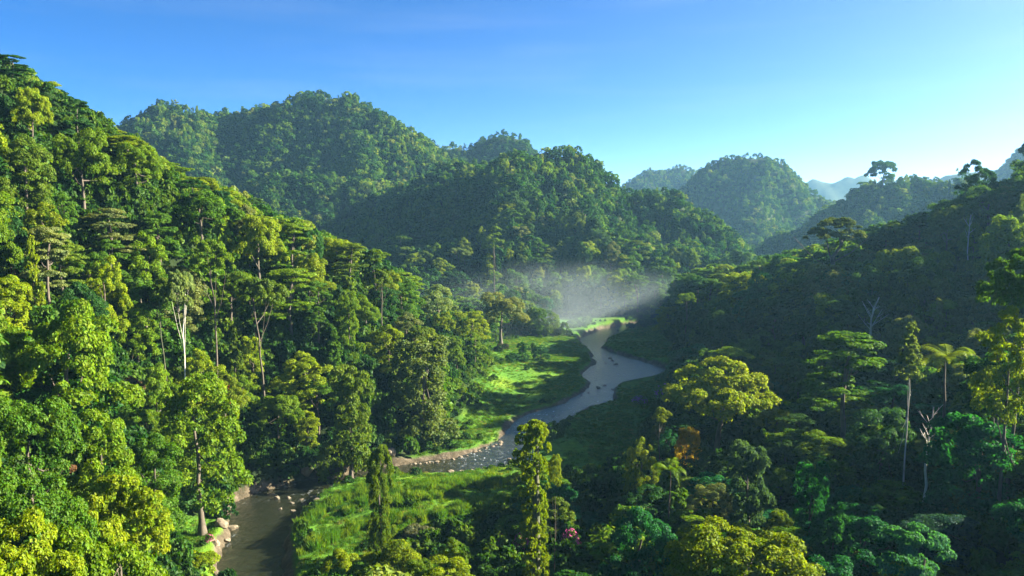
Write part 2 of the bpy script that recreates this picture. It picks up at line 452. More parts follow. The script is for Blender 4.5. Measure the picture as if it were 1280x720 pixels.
zone[near_m, 1] = np.clip(1 - dr / 2.4, 0, 1) * np.clip((2.8 - TZ.ravel()[near_m]) / 1.2, 0, 1)
zone[:, 3] = 1
ca = te.color_attributes.new('zone', 'FLOAT_COLOR', 'POINT')
ca.data.foreach_set('color', zone.ravel())
def on_sheet(x, y):
    """height of the terrain sheet itself"""
    x, y = np.asarray(x, float), np.asarray(y, float)
    a, r = np.degrees(np.arctan2(x, y)), np.hypot(x, y)
    i = np.clip(np.searchsorted(ang, a) - 1, 0, len(ang) - 2); j = np.clip(np.searchsorted(rad, r) - 1, 0, len(rad) - 2)
    u, v = np.clip((a - ang[i]) / (ang[i + 1] - ang[i]), 0, 1), np.clip((r - rad[j]) / (rad[j + 1] - rad[j]), 0, 1)
    return TZ[i, j] * (1 - u) * (1 - v) + TZ[i + 1, j] * u * (1 - v) + TZ[i, j + 1] * (1 - u) * v + TZ[i + 1, j + 1] * u * v
terrain = link(bpy.data.objects.new('terrain', te)); tag(terrain, kind='structure')

# the river: a sheet at water level, a little wider than the bed so that the banks cut its edge
rx = np.array(RIVER)
lo, hi = rx.min(0) - 6, rx.max(0) + 6
gx, gy = np.meshgrid(np.arange(lo[0], hi[0], 2.0), np.arange(lo[1], hi[1], 2.0), indexing='ij')
dd = dist_poly(gx, gy, RIVER); dd = np.where(inside(gx, gy, RIVER), -dd, dd)
keep = dd < 5.0
cells = keep[:-1, :-1] & keep[1:, :-1] & keep[1:, 1:] & keep[:-1, 1:]
gi = np.arange(gx.size).reshape(gx.shape)
F = np.stack([gi[:-1, :-1], gi[1:, :-1], gi[1:, 1:], gi[:-1, 1:]], -1)[cells]
used, inv = np.unique(F, return_inverse=True)
V = np.stack([gx.ravel(), gy.ravel(), np.zeros(gx.size)], -1)[used]
river = link(bpy.data.objects.new('river', mesh_np('river', V, inv.reshape(-1, 4), water_material(), True))); tag(river, kind='structure')

# ------------------------------------------------------------------ foliage
def unit(v):
    return v / np.maximum(np.linalg.norm(v, axis=-1, keepdims=True), 1e-9)

def cards(P, N, size, r, hang=0.0, aspect=0.55):
    """leaf sprays: pointed four-cornered faces at P facing N"""
    n = len(P)
    T = unit(np.cross(N, unit(r.normal(size=(n, 3)))))
    if hang:
        T = unit(T * (1 - hang) + np.array([0, 0, -1.0]) * hang)
        N = unit(N - T * (N * T).sum(-1, keepdims=True))
    B = np.cross(N, T)
    s = size * (0.55 + 0.9 * r.random((n, 1)))
    l, w = s, s * (aspect + 0.3 * r.random((n, 1)))
    bend = N * s * 0.18
    V = np.stack([P - T * l - bend, P + B * w, P + T * l - bend, P - B * w], 1).reshape(-1, 3)
    return V, np.arange(4 * n).reshape(-1, 4)

def sprout(lobes, n, size, r, sub=11, subr=0.36, hang=0.0, loose=0.35, lo=-0.45, aspect=0.55):
    """lobes: rows of x y z rx ry rz; sub-clumps on every lobe, leaf sprays on every clump"""
    L = np.array(lobes, float)
    C, RAD = [], []
    for c in L:
        k = max(3, int(sub))
        d = unit(r.normal(size=(k * 3, 3)))
        d = d[d[:, 2] > lo][:k]
        C.append(c[:3] + d * c[3:] * (0.72 + 0.22 * r.random((len(d), 1))))
        RAD.append(c[3:] * subr * (0.7 + 0.6 * r.random((len(d), 1))))
    C, RAD = np.concatenate(C), np.concatenate(RAD)
    wgt = (RAD.prod(1)) ** (2 / 3)
    pick = r.choice(len(C), int(n * 1.5), p=wgt / wgt.sum())
    d = unit(r.normal(size=(len(pick), 3)))
    d[:, 2] = np.where(d[:, 2] < -0.25, -d[:, 2] * 0.6, d[:, 2])
    d = unit(d)
    P = C[pick] + d * RAD[pick] * (0.72 + 0.36 * r.random((len(pick), 1)))
    # drop what lies deep inside a lobe
    q = np.ones(len(P), bool)
    for c in L:
        q &= (((P - c[:3]) / (c[3:] * 0.74)) ** 2).sum(1) > 1
    P, d = P[q][:n], d[q][:n]
    N = unit(d + r.normal(size=P.shape) * loose + np.array([0, 0, 0.25]))
    return cards(P, N, size, r, hang, aspect)

def tube(path, radii, k=7):
    P = np.array(path, float)
    n = len(P)
    V, F = [], []
    for i in range(n):
        t = P[min(i + 1, n - 1)] - P[max(i - 1, 0)]
        t = t / (np.linalg.norm(t) + 1e-9)
        a = np.cross(t, [0.13, 0.99, 0.05]); a /= np.linalg.norm(a) + 1e-9
        b = np.cross(t, a)
        th = np.arange(k) / k * 2 * np.pi
        V.append(P[i] + radii[i] * (np.cos(th)[:, None] * a + np.sin(th)[:, None] * b))
        if i:
            o = (i - 1) * k
            j = np.arange(k)
            F.append(np.stack([o + j, o + (j + 1) % k, o + k + (j + 1) % k, o + k + j], -1))
    return np.concatenate(V), np.concatenate(F)

def merge(parts):
    V, F, o = [], [], 0
    for v, f in parts:
        V.append(v); F.append(f + o); o += len(v)
    return np.concatenate(V), np.concatenate(F)

def trunk_geo(H, r0, lobes, r, wob=0.05, branches=5, fork=0.55):
    zs = np.linspace(0, 1, 8)
    ax = np.cumsum(r.normal(size=(8, 2)) * wob * H / 3, axis=0) * zs[:, None]
    path = np.c_[ax, zs * H]
    rad = r0 * (1 - 0.62 * zs) * (1 + 0.8 * np.exp(-zs * 14))
    out = [tube(path, rad)]
    if lobes is not None:
        L = np.array(lobes)
        for c in L[r.permutation(len(L))[:branches]]:
            s = r.uniform(fork, 0.92)
            p0 = np.array([np.interp(s, zs, ax[:, 0]), np.interp(s, zs, ax[:, 1]), s * H])
            p1 = c[:3] - np.array([0, 0, 0.15 * c[5]])
            mid = (p0 + p1) / 2 + np.array([0, 0, -0.06 * H * r.random()])
            out.append(tube([p0, mid, p1], [r0 * 0.28, r0 * 0.18, r0 * 0.07], 5))
    return merge(out)

PROTO = {}      # kind -> list of (crown mesh, trunk mesh or None, width, height)
def lobes_for(kind, r):
    L = []
    if kind == 'dome':           # broad billowing crown
        W, H, base = 7.0, 17.0, 6.0
        for k in range(13):
            a, q = r.uniform(0, 6.28), math.sqrt(r.random())
            L.append((W * .68 * q * math.cos(a), W * .68 * q * math.sin(a), base + 6.5 * (1 - .75 * q * q) + r.normal() * .5, *(np.array([2.7, 2.7, 2.2]) * r.uniform(.75, 1.25))))
        L.append((0, 0, base + 3, 4.0, 4.0, 3.4))
    elif kind == 'round':        # egg-shaped, leafy low down
        W, H, base = 5.0, 16.0, 2.5
        for k in range(15):
            t = (k + .5) / 15
            a = k * 2.4 + r.normal() * .4
            prof = math.sin(math.pi * min(1, .14 + .80 * t)) ** .7
            L.append((W * .55 * prof * math.cos(a), W * .55 * prof * math.sin(a), base + 1.2 + t * 10.2, *(np.array([2.3, 2.3, 2.1]) * r.uniform(.8, 1.25))))
        L.append((0, 0, 9, 3, 3, 5))
    elif kind == 'tier':         # spreading shelves of foliage
        W, H, base = 7.5, 18.0, 8.0
        for k in range(15):
            a, q = r.uniform(0, 6.28), r.uniform(.15, 1)
            lev = r.integers(0, 4)
            L.append((W * (.82 - .13 * lev) * q * math.cos(a), W * (.82 - .13 * lev) * q * math.sin(a), base + lev * 2.7 + r.normal() * .35 + (1 - q) * 1.0, *(np.array([2.4, 2.4, 0.95]) * r.uniform(.75, 1.25))))
    elif kind == 'umbrella':     # small high crown on a tall bare stem
        W, H, base = 5.0, 24.0, 17.5
        for k in range(10):
            a, q = k * 2.4, math.sqrt(r.random())
            L.append((W * .7 * q * math.cos(a), W * .7 * q * math.sin(a), base + 4.6 * (1 - .7 * q * q) + r.normal() * .5, *(np.array([1.9, 1.9, 1.2]) * r.uniform(.75, 1.3))))
    elif kind == 'drape':        # hung with creepers down to the ground
        W, H, base = 4.0, 18.0, 0.5
        for k in range(20):
            t = (k + .5) / 20
            a = k * 2.4 + r.normal() * .5
            prof = (1.0 - .55 * t) * (0.75 + .35 * math.sin(t * 9 + r.random()))
            L.append((W * .55 * prof * math.cos(a), W * .55 * prof * math.sin(a), base + t * 15.5, 1.7 * r.uniform(.8, 1.25), 1.7 * r.uniform(.8, 1.25), 2.3 * r.uniform(.8, 1.25)))
    elif kind == 'cone':         # upright and pointed
        W, H, base = 3.0, 15.0, 2.0
        for k in range(15):
            t = (k + .5) / 15
            a = k * 2.4
            p = (1 - t) ** .8
            L.append((W * .7 * p * math.cos(a), W * .7 * p * math.sin(a), base + t * 12, *(np.array([1.3, 1.3, 1.5]) * (.5 + .7 * p))))
    elif kind == 'shrub':
        W, H, base = 3.0, 4.2, 0.2
        for k in range(10):
            a, q = r.uniform(0, 6.28), math.sqrt(r.random())
            L.append((2.0 * q * math.cos(a), 2.0 * q * math.sin(a), .9 + 2.2 * (1 - q * q) * r.uniform(.7, 1.1), *(np.array([1.2, 1.2, 1.0]) * r.uniform(.7, 1.25))))
    return L, H

STYLE = {   # cards, size, hang, loose, trunk radius, sub, clump radius
    'dome': (26000, .165, .1, .45, .42, 12, .36), 'round': (25000, .16, .2, .45, .35, 11, .38), 'tier': (22000, .17, .1, .4, .38, 10, .42),
    'umbrella': (12000, .165, .1, .5, .30, 10, .40), 'drape': (24000, .16, .6, .4, .30, 10, .42), 'cone': (6000, .25, .3, .5, .22, 10, .42), 'shrub': (7000, .13, .1, .5, .12, 10, .42)}
BARK = {}
def make_proto(kind, seed, mult=1.0, smul=1.0, bark=None, mat=None):
    r = np.random.default_rng(seed)
    L, H = lobes_for(kind, r)
    n, s, hang, loose, tr, sub, cr = STYLE[kind]
    V, F = sprout(L, int(n * mult), s * smul, r, sub, cr, hang, loose)
    top = np.percentile(V[:, 2], 99.7)
    wid = np.percentile(np.hypot(V[:, 0], V[:, 1]), 97) * 2
    crown_me = mesh_np(kind + '_crown', V, F, mat or M_LEAF)
    tv, tf = trunk_geo(top * {'umbrella': .86, 'tier': .85, 'dome': .72}.get(kind, .75), tr, L, r)
    trunk_me = mesh_np(kind + '_trunk', tv, tf, bark or BARK.get(kind, M_BARK), True)
    return dict(crown=crown_me, trunk=trunk_me, w=wid, h=top, base=np.percentile(V[:, 2], 1), lobes=L)
for kind, cnt in (('dome', 4), ('round', 4), ('tier', 3), ('umbrella', 3), ('drape', 4), ('cone', 2), ('shrub', 3)):
    PROTO[kind] = [make_proto(kind, 100 + 7 * k + len(kind) * 31) for k in range(cnt)]

# plants that are not round-crowned trees
def frond_geo(r, length, droop, width, lift):
    n = 15
    t = np.linspace(0, 1, n)
    x = length * t * (1 - .22 * t * t)
    z = lift * np.sin(t * 1.9) - droop * t ** 2.2
    mid = np.c_[x, np.zeros(n), z]
    V, F = [], []
    for i in range(n - 1):
        for sgn in (-1, 1):
            for q in (0.15, 0.65):
                p = mid[i] * (1 - q) + mid[i + 1] * q
                w = width * math.sin(math.pi * min(.97, .12 + .86 * (t[i] + q / n))) * r.uniform(.85, 1.1)
                dx = (mid[i + 1] - mid[i]) * .52
                o = len(V) * 4
                tip = p + np.array([w * .45, sgn * w, -w * .35])
                V.append([p - dx * .32, p + dx * .32, tip + dx * .12, tip - dx * .05]); F.append([o, o + 1, o + 2, o + 3])
    return np.array(V).reshape(-1, 3), np.array(F)

def rotz(V, a):
    c, s = math.cos(a), math.sin(a)
    return V @ np.array([[c, s, 0], [-s, c, 0], [0, 0, 1]])

def palm_proto(seed, H=13.0, nf=15, length=3.6, width=.75):
    r = np.random.default_rng(seed)
    parts = []
    for k in range(nf):
        v, f = frond_geo(r, length * r.uniform(.8, 1.1), r.uniform(.8, 2.6), width, r.uniform(.6, 1.9))
        v = rotz(v, k * 2.4 + r.normal() * .2) + np.array([0, 0, H])
        parts.append((v, f))
    V, F = merge(parts)
    tv, tf = trunk_geo(H, .2, None, r, .02) if H > 1.5 else tube([(0, 0, -.3), (0, 0, H)], [.12, .1])
    return dict(crown=mesh_np('palm_crown', V, F, M_LEAF), trunk=mesh_np('palm_trunk', tv, tf, M_BARK, True), w=length * 1.75, h=H + 1.1, base=H - 1)
PROTO['palm'] = [palm_proto(s) for s in (1, 2)]
PROTO['fern'] = [palm_proto(s, .8, 18, 3.4, .9) for s in (5, 6)]
PROTO['banana'] = [palm_proto(s, 2.2, 9, 3.6, 1.5) for s in (8, 9)]

def bare_proto(seed, H=17.0):
    r = np.random.default_rng(seed)
    zs = np.linspace(0, 1, 9)
    ax = np.cumsum(r.normal(size=(9, 2)) * .35, 0) * zs[:, None]
    path = np.c_[ax, zs * H]
    out = [tube(path, .26 * (1 - .75 * zs) + .03)]
    for k in range(9):
        s = r.uniform(.55, .98)
        p = np.array([np.interp(s, zs, ax[:, 0]), np.interp(s, zs, ax[:, 1]), s * H])
        a = k * 2.4
        l = r.uniform(1.2, 3.0)
        d = np.array([math.cos(a), math.sin(a), r.uniform(.3, 1.2)])
        q = p + d * l * .55 + np.array([0, 0, .2]); e = p + d * l + np.array([0, 0, r.uniform(0, .6)])
        out.append(tube([p, q, e], [.07, .045, .02], 5))
        out.append(tube([q, q + np.array([d[1], -d[0], .7]) * l * .4], [.06, .025], 4))
    V, F = merge(out)
    return dict(crown=None, trunk=mesh_np('bare_trunk', V, F, M_PALE, True), w=5.0, h=H, base=0)
PROTO['bare'] = [bare_proto(s) for s in (3, 4)]

def snag_proto(seed):
    """a dead stem wrapped by a creeper from the ground up to a drooping top"""
    r = np.random.default_rng(seed)
    H = 30.0
    L = []
    for k in range(46):
        t = (k + .5) / 46
        a = k * 2.4
        L.append((.75 * math.cos(a) + .25 * math.sin(t * 7), .75 * math.sin(a), .5 + t * (H - 3.0), .92 * r.uniform(.8, 1.3), .92 * r.uniform(.8, 1.3), 1.7))
    for k in range(6):
        L.append((.5 * r.normal() + .4, .5 * r.normal(), H - 2.4 + r.normal() * .5, 1.1, 1.1, 1.0))
    for k in range(5):                       # the strand that hangs over on one side
        L.append((-1.5 - .14 * k, .2 * r.normal(), H - 2.4 - k * 1.0, .62, .75, .95))
    V, F = sprout(L, 26000, .15, r, 10, .42, .7, .4)
    tv, tf = tube([(0, 0, -1), (.2, 0, 12), (.1, 0, 22), (.2, 0, H - 2)], [.6, .5, .4, .2])
    return dict(crown=mesh_np('vine_crown', V, F, M_LEAF), trunk=mesh_np('snag_trunk', tv, tf, M_MOSSY, True), w=3.5, h=H, base=0)
PROTO['snag'] = [snag_proto(5)]

def blossom_mesh(seed, mat, n=420, rad=(1.6, 1.6, 1.1), z=2.0):
    r = np.random.default_rng(seed)
    d = unit(r.normal(size=(n, 3))); d[:, 2] = np.abs(d[:, 2])
    P = d * np.array(rad) * (.8 + .3 * r.random((n, 1))) + np.array([0, 0, z])
    V, F = cards(P, unit(d + r.normal(size=P.shape) * .4), .17, r, 0, .8)
    return mesh_np('blossom', V, F, mat)

# ------------------------------------------------------------------ named trees and plants: (kind, px, py of the top, distance, width in px, tint, label, category, options)
YG, LG, G, DG, TEAL = (.146, .205, .003), (.094, .168, .004), (.052, .124, .006), (.020, .075, .012), (.016, .100, .036)  # TEAL carries the shade's blue green in the leaf colour
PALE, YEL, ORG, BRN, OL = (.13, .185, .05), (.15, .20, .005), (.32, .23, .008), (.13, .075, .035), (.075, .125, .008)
HERO = [
    # slope on the left, near
    ('dome', 78, 374, 116, 165, LG, 'big light green tree with a wide billowing crown on the near slope', 'tree', {}),
    ('round', 245, 470, 138, 108, LG, 'rounded bright green tree standing alone above the rocky river bend', 'tree', {}),
    ('dome', 30, 492, 92, 130, G, 'mid green tree just below the big billowing crown at the frame edge', 'tree', {}),
    ('round', 120, 508, 100, 95, LG, 'light green leafy tree directly beneath the big billowing crown', 'tree', {}),
    ('dome', 150, 590, 84, 125, YG, 'sunlit yellow green tree above the grassy river bank, below the brown bush', 'tree', {}),
    ('dome', 38, 590, 76, 135, G, 'broad green tree left of the brown bush on the near slope', 'tree', {}),
    ('round', 188, 545, 112, 80, G, 'green tree in half shade between the brown bush and the lone rounded tree', 'tree', {}),
    ('shrub', 66, 575, 86, 52, BRN, 'reddish brown bush with dry foliage on the near slope', 'bush', {}),
    ('shrub', 158, 470, 128, 50, (.12, .085, .05), 'brownish flowering shrub beside the big billowing crown', 'bush', {}),
    ('shrub', 218, 608, 127, 78, (.05, .13, .02), 'fresh green rounded bush on the bank left of the boulders', 'bush', {}),
    ('dome', 108, 652, 66, 165, LG, 'lowest light green tree of the near slope, cut by the picture edge', 'tree', {}),
    ('dome', 5, 648, 60, 150, YG, 'yellow green tree in the lower corner of the near slope', 'tree', {}),
    ('shrub', 245, 690, 118, 62, YG, 'yellow green bush beside the grass where the river leaves the view', 'bush', {}),
    # slope on the left, middle
    ('umbrella', 224, 337, 163, 42, PALE, 'tall tree with a white trunk and small pale crown on the dark slope', 'tree', {'bark': 'pale', 'clear': 462, 'stem': 378}),
    ('umbrella', 204, 344, 161, 34, OL, 'tall slim tree with a mossy trunk beside the white trunk', 'tree', {'bark': 'moss', 'clear': 470}),
    ('umbrella', 265, 298, 176, 52, LG, 'slender light green tree with bare brown stem up from the white trunk', 'tree', {'bark': 'brown', 'clear': 372}),
    ('tier', 362, 335, 200, 95, LG, 'light feathery tree with layered shelves and dark trunk on the lit slope', 'tree', {}),
    ('umbrella', 326, 345, 182, 60, OL, 'olive tree with bare slim stem left of the layered feathery tree', 'tree', {'bark': 'brown', 'clear': 425}),
    ('dome', 250, 236, 192, 92, G, 'dark green domed tree on the spur edge above the slope', 'tree', {}),
    ('dome', 322, 268, 203, 75, YG, 'yellow green domed tree on the crest of the spur', 'tree', {}),
    ('tier', 95, 122, 183, 42, DG, 'small dark tree standing out against the sky on the spur skyline', 'tree', {}),
    ('tier', 12, 68, 190, 60, DG, 'highest tree on the spur skyline at the frame edge', 'tree', {}),
    ('umbrella', 470, 310, 246, 34, LG, 'light green tree with small raised crown at the lower crest of the spur', 'tree', {}),
    ('tier', 438, 303, 236, 60, OL, 'olive tree with flat layered crown on the lower crest of the spur', 'tree', {}),
    ('drape', 436, 458, 172, 74, OL, 'creeper hung olive tree standing at the shaded river bank', 'tree', {}),
    ('drape', 524, 420, 200, 100, (.085, .125, .03), 'wide pale green tree draped with creepers above the shaded bank', 'tree', {}),
    ('round', 486, 405, 212, 62, YG, 'yellow green leafy tree left of the wide creeper draped tree', 'tree', {}),
    ('dome', 548, 356, 320, 66, PALE, 'pale green broad tree near the end of the spur, in thin mist', 'tree', {}),
    ('round', 586, 388, 292, 52, YG, 'sunlit yellow green tree on the edge of the misty meadow', 'tree', {}),
    ('dome', 626, 366, 335, 74, (.13, .155, .04), 'large rounded pale green tree glowing in the mist at the meadow end', 'tree', {}),
    ('umbrella', 573, 309, 485, 32, PALE, 'tall palm-like pale tree rising before the dark hill face', 'tree', {}),
    ('umbrella', 594, 324, 490, 22, OL, 'smaller tall tree right beside the pale palm-like tree', 'tree', {}),
    ('tier', 618, 282, 440, 24, LG, 'light green tree standing out at the foot of the lit hill edge', 'tree', {}),
    ('drape', 653, 427, 302, 17, DG, 'narrow dark creeper column standing on the left meadow', 'tree', {}),
    ('round', 676, 431, 306, 26, DG, 'dark rounded bush beside the narrow creeper column on the meadow', 'bush', {}),
    ('shrub', 640, 440, 296, 22, DG, 'low dark bush at the foot of the creeper column', 'bush', {}),
    ('shrub', 628, 428, 318, 20, (.05, .06, .03), 'dull brownish bush behind the creeper column on the meadow', 'bush', {}),
    # bed and foreground
    ('snag', 669, 517, 104, 37, (.125, .18, .006), 'tall dead stem wrapped in sunlit creepers with a drooping top', 'vine column', {'clear': 720}),
    ('drape', 474, 556, 128, 42, OL, 'slim creeper hung tree standing between the river and the reed bed', 'tree', {}),
    ('round', 694, 566, 107, 20, YEL, 'thin yellow leafed sapling right behind the creeper wrapped stem', 'tree', {}),
    ('shrub', 648, 590, 135, 22, YG, 'yellow green bush left of the creeper wrapped stem', 'bush', {}),
    ('shrub', 736, 578, 128, 20, YG, 'small yellow green bush beside the pink flowering bush', 'bush', {}),
    ('shrub', 728, 608, 100, 30, PALE, 'pale leafed bush in half shade below the pink flowering bush', 'bush', {}),
    ('fern', 628, 682, 95, 85, (.05, .14, .015), 'bright green tree fern rosette in the shade at the picture foot', 'fern', {}),
    ('shrub', 520, 655, 96, 45, (.09, .10, .05), 'greyish bush with dry flower heads in the shaded foreground', 'bush', {}),
    ('banana', 745, 640, 96, 60, TEAL, 'dark banana-like plant with long leaves left of the round teal tree', 'plant', {}),
    # right, near
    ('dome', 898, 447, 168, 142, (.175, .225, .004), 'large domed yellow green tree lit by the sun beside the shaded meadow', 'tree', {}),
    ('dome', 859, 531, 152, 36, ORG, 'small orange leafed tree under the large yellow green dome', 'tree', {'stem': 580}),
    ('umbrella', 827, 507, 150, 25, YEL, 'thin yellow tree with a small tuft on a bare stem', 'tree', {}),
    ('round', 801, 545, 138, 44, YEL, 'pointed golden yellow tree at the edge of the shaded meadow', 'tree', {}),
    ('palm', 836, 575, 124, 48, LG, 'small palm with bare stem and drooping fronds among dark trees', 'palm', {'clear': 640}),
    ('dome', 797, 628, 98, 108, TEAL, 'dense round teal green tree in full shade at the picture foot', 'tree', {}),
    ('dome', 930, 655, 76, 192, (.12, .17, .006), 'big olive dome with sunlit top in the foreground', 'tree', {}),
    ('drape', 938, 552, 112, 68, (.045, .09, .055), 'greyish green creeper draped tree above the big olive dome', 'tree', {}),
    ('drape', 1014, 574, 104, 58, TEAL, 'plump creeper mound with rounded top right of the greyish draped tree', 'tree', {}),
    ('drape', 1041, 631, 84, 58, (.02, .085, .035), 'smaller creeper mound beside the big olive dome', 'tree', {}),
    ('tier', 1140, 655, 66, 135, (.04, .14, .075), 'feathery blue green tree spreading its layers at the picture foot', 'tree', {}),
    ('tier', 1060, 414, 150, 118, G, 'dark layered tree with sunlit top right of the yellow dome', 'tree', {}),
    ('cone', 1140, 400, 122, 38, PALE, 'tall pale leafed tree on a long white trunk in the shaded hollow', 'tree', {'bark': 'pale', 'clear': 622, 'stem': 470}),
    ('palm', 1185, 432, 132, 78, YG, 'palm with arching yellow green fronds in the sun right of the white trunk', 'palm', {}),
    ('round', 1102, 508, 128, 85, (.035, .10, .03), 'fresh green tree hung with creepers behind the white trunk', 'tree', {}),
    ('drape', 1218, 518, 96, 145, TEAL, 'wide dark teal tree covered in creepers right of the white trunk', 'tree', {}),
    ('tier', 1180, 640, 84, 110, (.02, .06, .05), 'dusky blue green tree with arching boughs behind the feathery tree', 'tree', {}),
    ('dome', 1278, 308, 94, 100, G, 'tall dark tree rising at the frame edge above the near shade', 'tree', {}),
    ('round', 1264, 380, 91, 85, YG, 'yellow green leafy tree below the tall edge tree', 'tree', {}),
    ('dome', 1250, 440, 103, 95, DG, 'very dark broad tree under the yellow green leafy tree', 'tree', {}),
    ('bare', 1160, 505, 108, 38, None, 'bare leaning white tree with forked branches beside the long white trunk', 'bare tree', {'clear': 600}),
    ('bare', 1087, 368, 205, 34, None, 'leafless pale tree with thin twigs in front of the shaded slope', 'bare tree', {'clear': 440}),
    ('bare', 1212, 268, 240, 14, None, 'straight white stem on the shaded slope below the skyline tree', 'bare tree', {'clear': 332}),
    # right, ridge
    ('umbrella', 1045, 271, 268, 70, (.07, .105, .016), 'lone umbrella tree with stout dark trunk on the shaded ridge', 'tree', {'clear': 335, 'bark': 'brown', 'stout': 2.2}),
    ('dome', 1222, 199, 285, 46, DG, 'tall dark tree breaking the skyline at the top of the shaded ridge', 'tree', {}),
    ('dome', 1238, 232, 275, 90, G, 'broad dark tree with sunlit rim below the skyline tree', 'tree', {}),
    ('umbrella', 1103, 200, 755, 40, DG, 'distant flat topped tree on the summit of the far hill', 'tree', {'stem': 222}),
    ('dome', 1105, 286, 300, 58, DG, 'dark flat domed tree beside the lone umbrella tree', 'tree', {}),
    ('round', 1150, 268, 300, 40, DG, 'dark upright tree midway between the lone umbrella tree and the skyline tree', 'tree', {}),
    ('round', 952, 320, 335, 34, G, 'green tree at the low end of the shaded ridge, touched by sun', 'tree', {}),
    ('round', 905, 330, 345, 30, YG, 'small sunlit tree at the foot of the shaded ridge', 'tree', {}),
]
BARKS = {'pale': M_PALE, 'moss': M_MOSSY, 'brown': M_BARK}
KIND_NAME = {'dome': 'broadleaf_tree', 'round': 'leafy_tree', 'tier': 'layered_tree', 'umbrella': 'tall_tree', 'drape': 'creeper_tree', 'cone': 'pointed_tree', 'shrub': 'bush',
             'palm': 'palm_tree', 'fern': 'fern_plant', 'banana': 'banana_plant', 'bare': 'bare_tree', 'snag': 'vine_column'}
_var = {}
def variant(kind):
    _var[kind] = _var.get(kind, -1) + 1
    return PROTO[kind][_var[kind] % len(PROTO[kind])]

def gz(x, y):
    return float(on_sheet(np.array([x]), np.array([y]))[0])

def plant(kind, x, y, z, sx, sz, rot, tint, label=None, cat=None, group=None, bark=None, stout=1.0, proto=None):
    p = proto or variant(kind)
    root = bpy.data.objects.new(KIND_NAME[kind], None)
    root.empty_display_size = 1.0
    link(root)
    root.location = (x, y, z - .3); root.rotation_euler = (0, 0, rot); root.scale = (sx, sx, sz)
    tag(root, label, cat, group)
    if p['trunk'] is not None:
        t = link(bpy.data.objects.new('trunk', p['trunk']), root)
        if stout != 1.0: t.scale = (stout, stout, 1)
        if bark:
            t.material_slots[0].link = 'OBJECT'; t.material_slots[0].material = BARKS[bark]
    if p['crown'] is not None:
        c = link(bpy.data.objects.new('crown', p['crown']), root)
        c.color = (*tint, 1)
    return root

heroes = []      # px, py, half width, half height, depth, bottom py: kept clear of nearer trees
for kind, px, pyt, yd, wpx, tint, label, cat, opt in HERO:
    x, y, zt = at_y(px, pyt, yd)
    g = gz(x, y)
    p = variant(kind); _var[kind] -= 1
    sx = wpx / FPX * math.hypot(yd, zt - CAM_H) / p['w']
    if kind in ('shrub', 'fern', 'banana'):
        # low plants: walk along the line of sight to where their foot meets the slope
        best = None
        for yy_ in np.arange(50, 430, 1.0):
            sx = wpx / FPX * yy_ / p['w']
            xx_, _, zz_ = at_y(px, pyt, yy_)
            e = abs(zz_ - p['h'] * sx * .9 - gz(xx_, yy_)) + abs(yy_ - yd) * .03
            if best is None or e < best[0]: best = (e, yy_)
        yd = best[1]
        x, y, zt = at_y(px, pyt, yd)
        sx = wpx / FPX * yd / p['w']
        g = gz(x, y)
    H = zt - g
    sz = max(H / p['h'], .62 * sx)
    g = zt - sz * p['h']
    bark = opt.get('bark')
    root = plant(kind, x, y, g, sx, sz, rng.uniform(0, 6.28) if kind != 'snag' else 0.0, tint or (1, 1, 1), label, cat, None, bark, opt.get('stout', 1.0), p)
    _var[kind] += 1
    crown_ = [o for o in root.children if o.name.startswith('crown')]
    k = None
    if opt.get('stem'):     # the crown keeps to the top part of a long bare stem
        k = (zt - at_y(px, opt['stem'], yd)[2]) / ((p['h'] - p['base']) * sz)
        if kind == 'cone': root.children[0].scale = (1.0, 1.0, 1.2)
    elif sz > 1.5 * sx and crown_ and kind not in ('snag', 'drape', 'palm'):
        k = 1.5 * sx / sz
    if k and crown_:
        crown_[0].scale = (1, 1, k); crown_[0].location = (0, 0, p['h'] * (1 - k))
    _, pyb, _ = project(x, y, g)
    bottom = opt.get('clear', min(pyb, pyt + wpx * (.6 if yd > 260 else 1.0)))
    heroes.append((px, pyt, wpx / 2, bottom, yd))

# ------------------------------------------------------------------ the forest
KEEP = [MEADOWS_PX[0], MEADOWS_PX[1], MEADOWS_PX[2], MEADOWS_PX[4], RIVER_PX,
        [(400, 622), (480, 598), (590, 590), (660, 590), (650, 640), (560, 665), (400, 690), (362, 760), (358, 680)],
        [(270, 640), (300, 600), (345, 590), (370, 600), (372, 640), (362, 740), (262, 740)], [(175, 665), (262, 650), (262, 740), (165, 740)]]
SKY_PX = [(-50, 60), (0, 66), (40, 95), (75, 118), (115, 150), (150, 165), (200, 195), (230, 222), (300, 235), (345, 262), (400, 285), (440, 300), (490, 325), (520, 355), (560, 300),
          (600, 330), (640, 365), (700, 395), (830, 395), (850, 345), (900, 330), (950, 322), (1000, 312), (1060, 300), (1100, 280), (1150, 265), (1200, 240), (1230, 222), (1290, 215), (1290, -100), (-50, -100)]
def forest_spots(rmin, rmax, amax, spacing, seed):
    """well spaced points over a sector in front of the camera"""
    r = np.random.default_rng(seed)
    n = int((amax * 2) * (rmax ** 2 - rmin ** 2) / 2 / spacing ** 2 * (3.6 if rmin < 50 and spacing > 5 else 2.2))
    rr = np.sqrt(r.uniform(rmin ** 2, rmax ** 2, n)); aa = r.uniform(-amax, amax, n)
    x, y = np.sin(aa) * rr, np.cos(aa) * rr
    cell, grid, ok = spacing, {}, []
    for i in range(n):
        kx, ky = int(x[i] // cell), int(y[i] // cell)
        good = True
        for a in (kx - 1, kx, kx + 1):
            for b in (ky - 1, ky, ky + 1):
                for j in grid.get((a, b), ()):
                    if (x[j] - x[i]) ** 2 + (y[j] - y[i]) ** 2 < spacing * spacing * .8:
                        good = False
        if good:
            grid.setdefault((kx, ky), []).append(i); ok.append(i)
    return x[ok], y[ok]

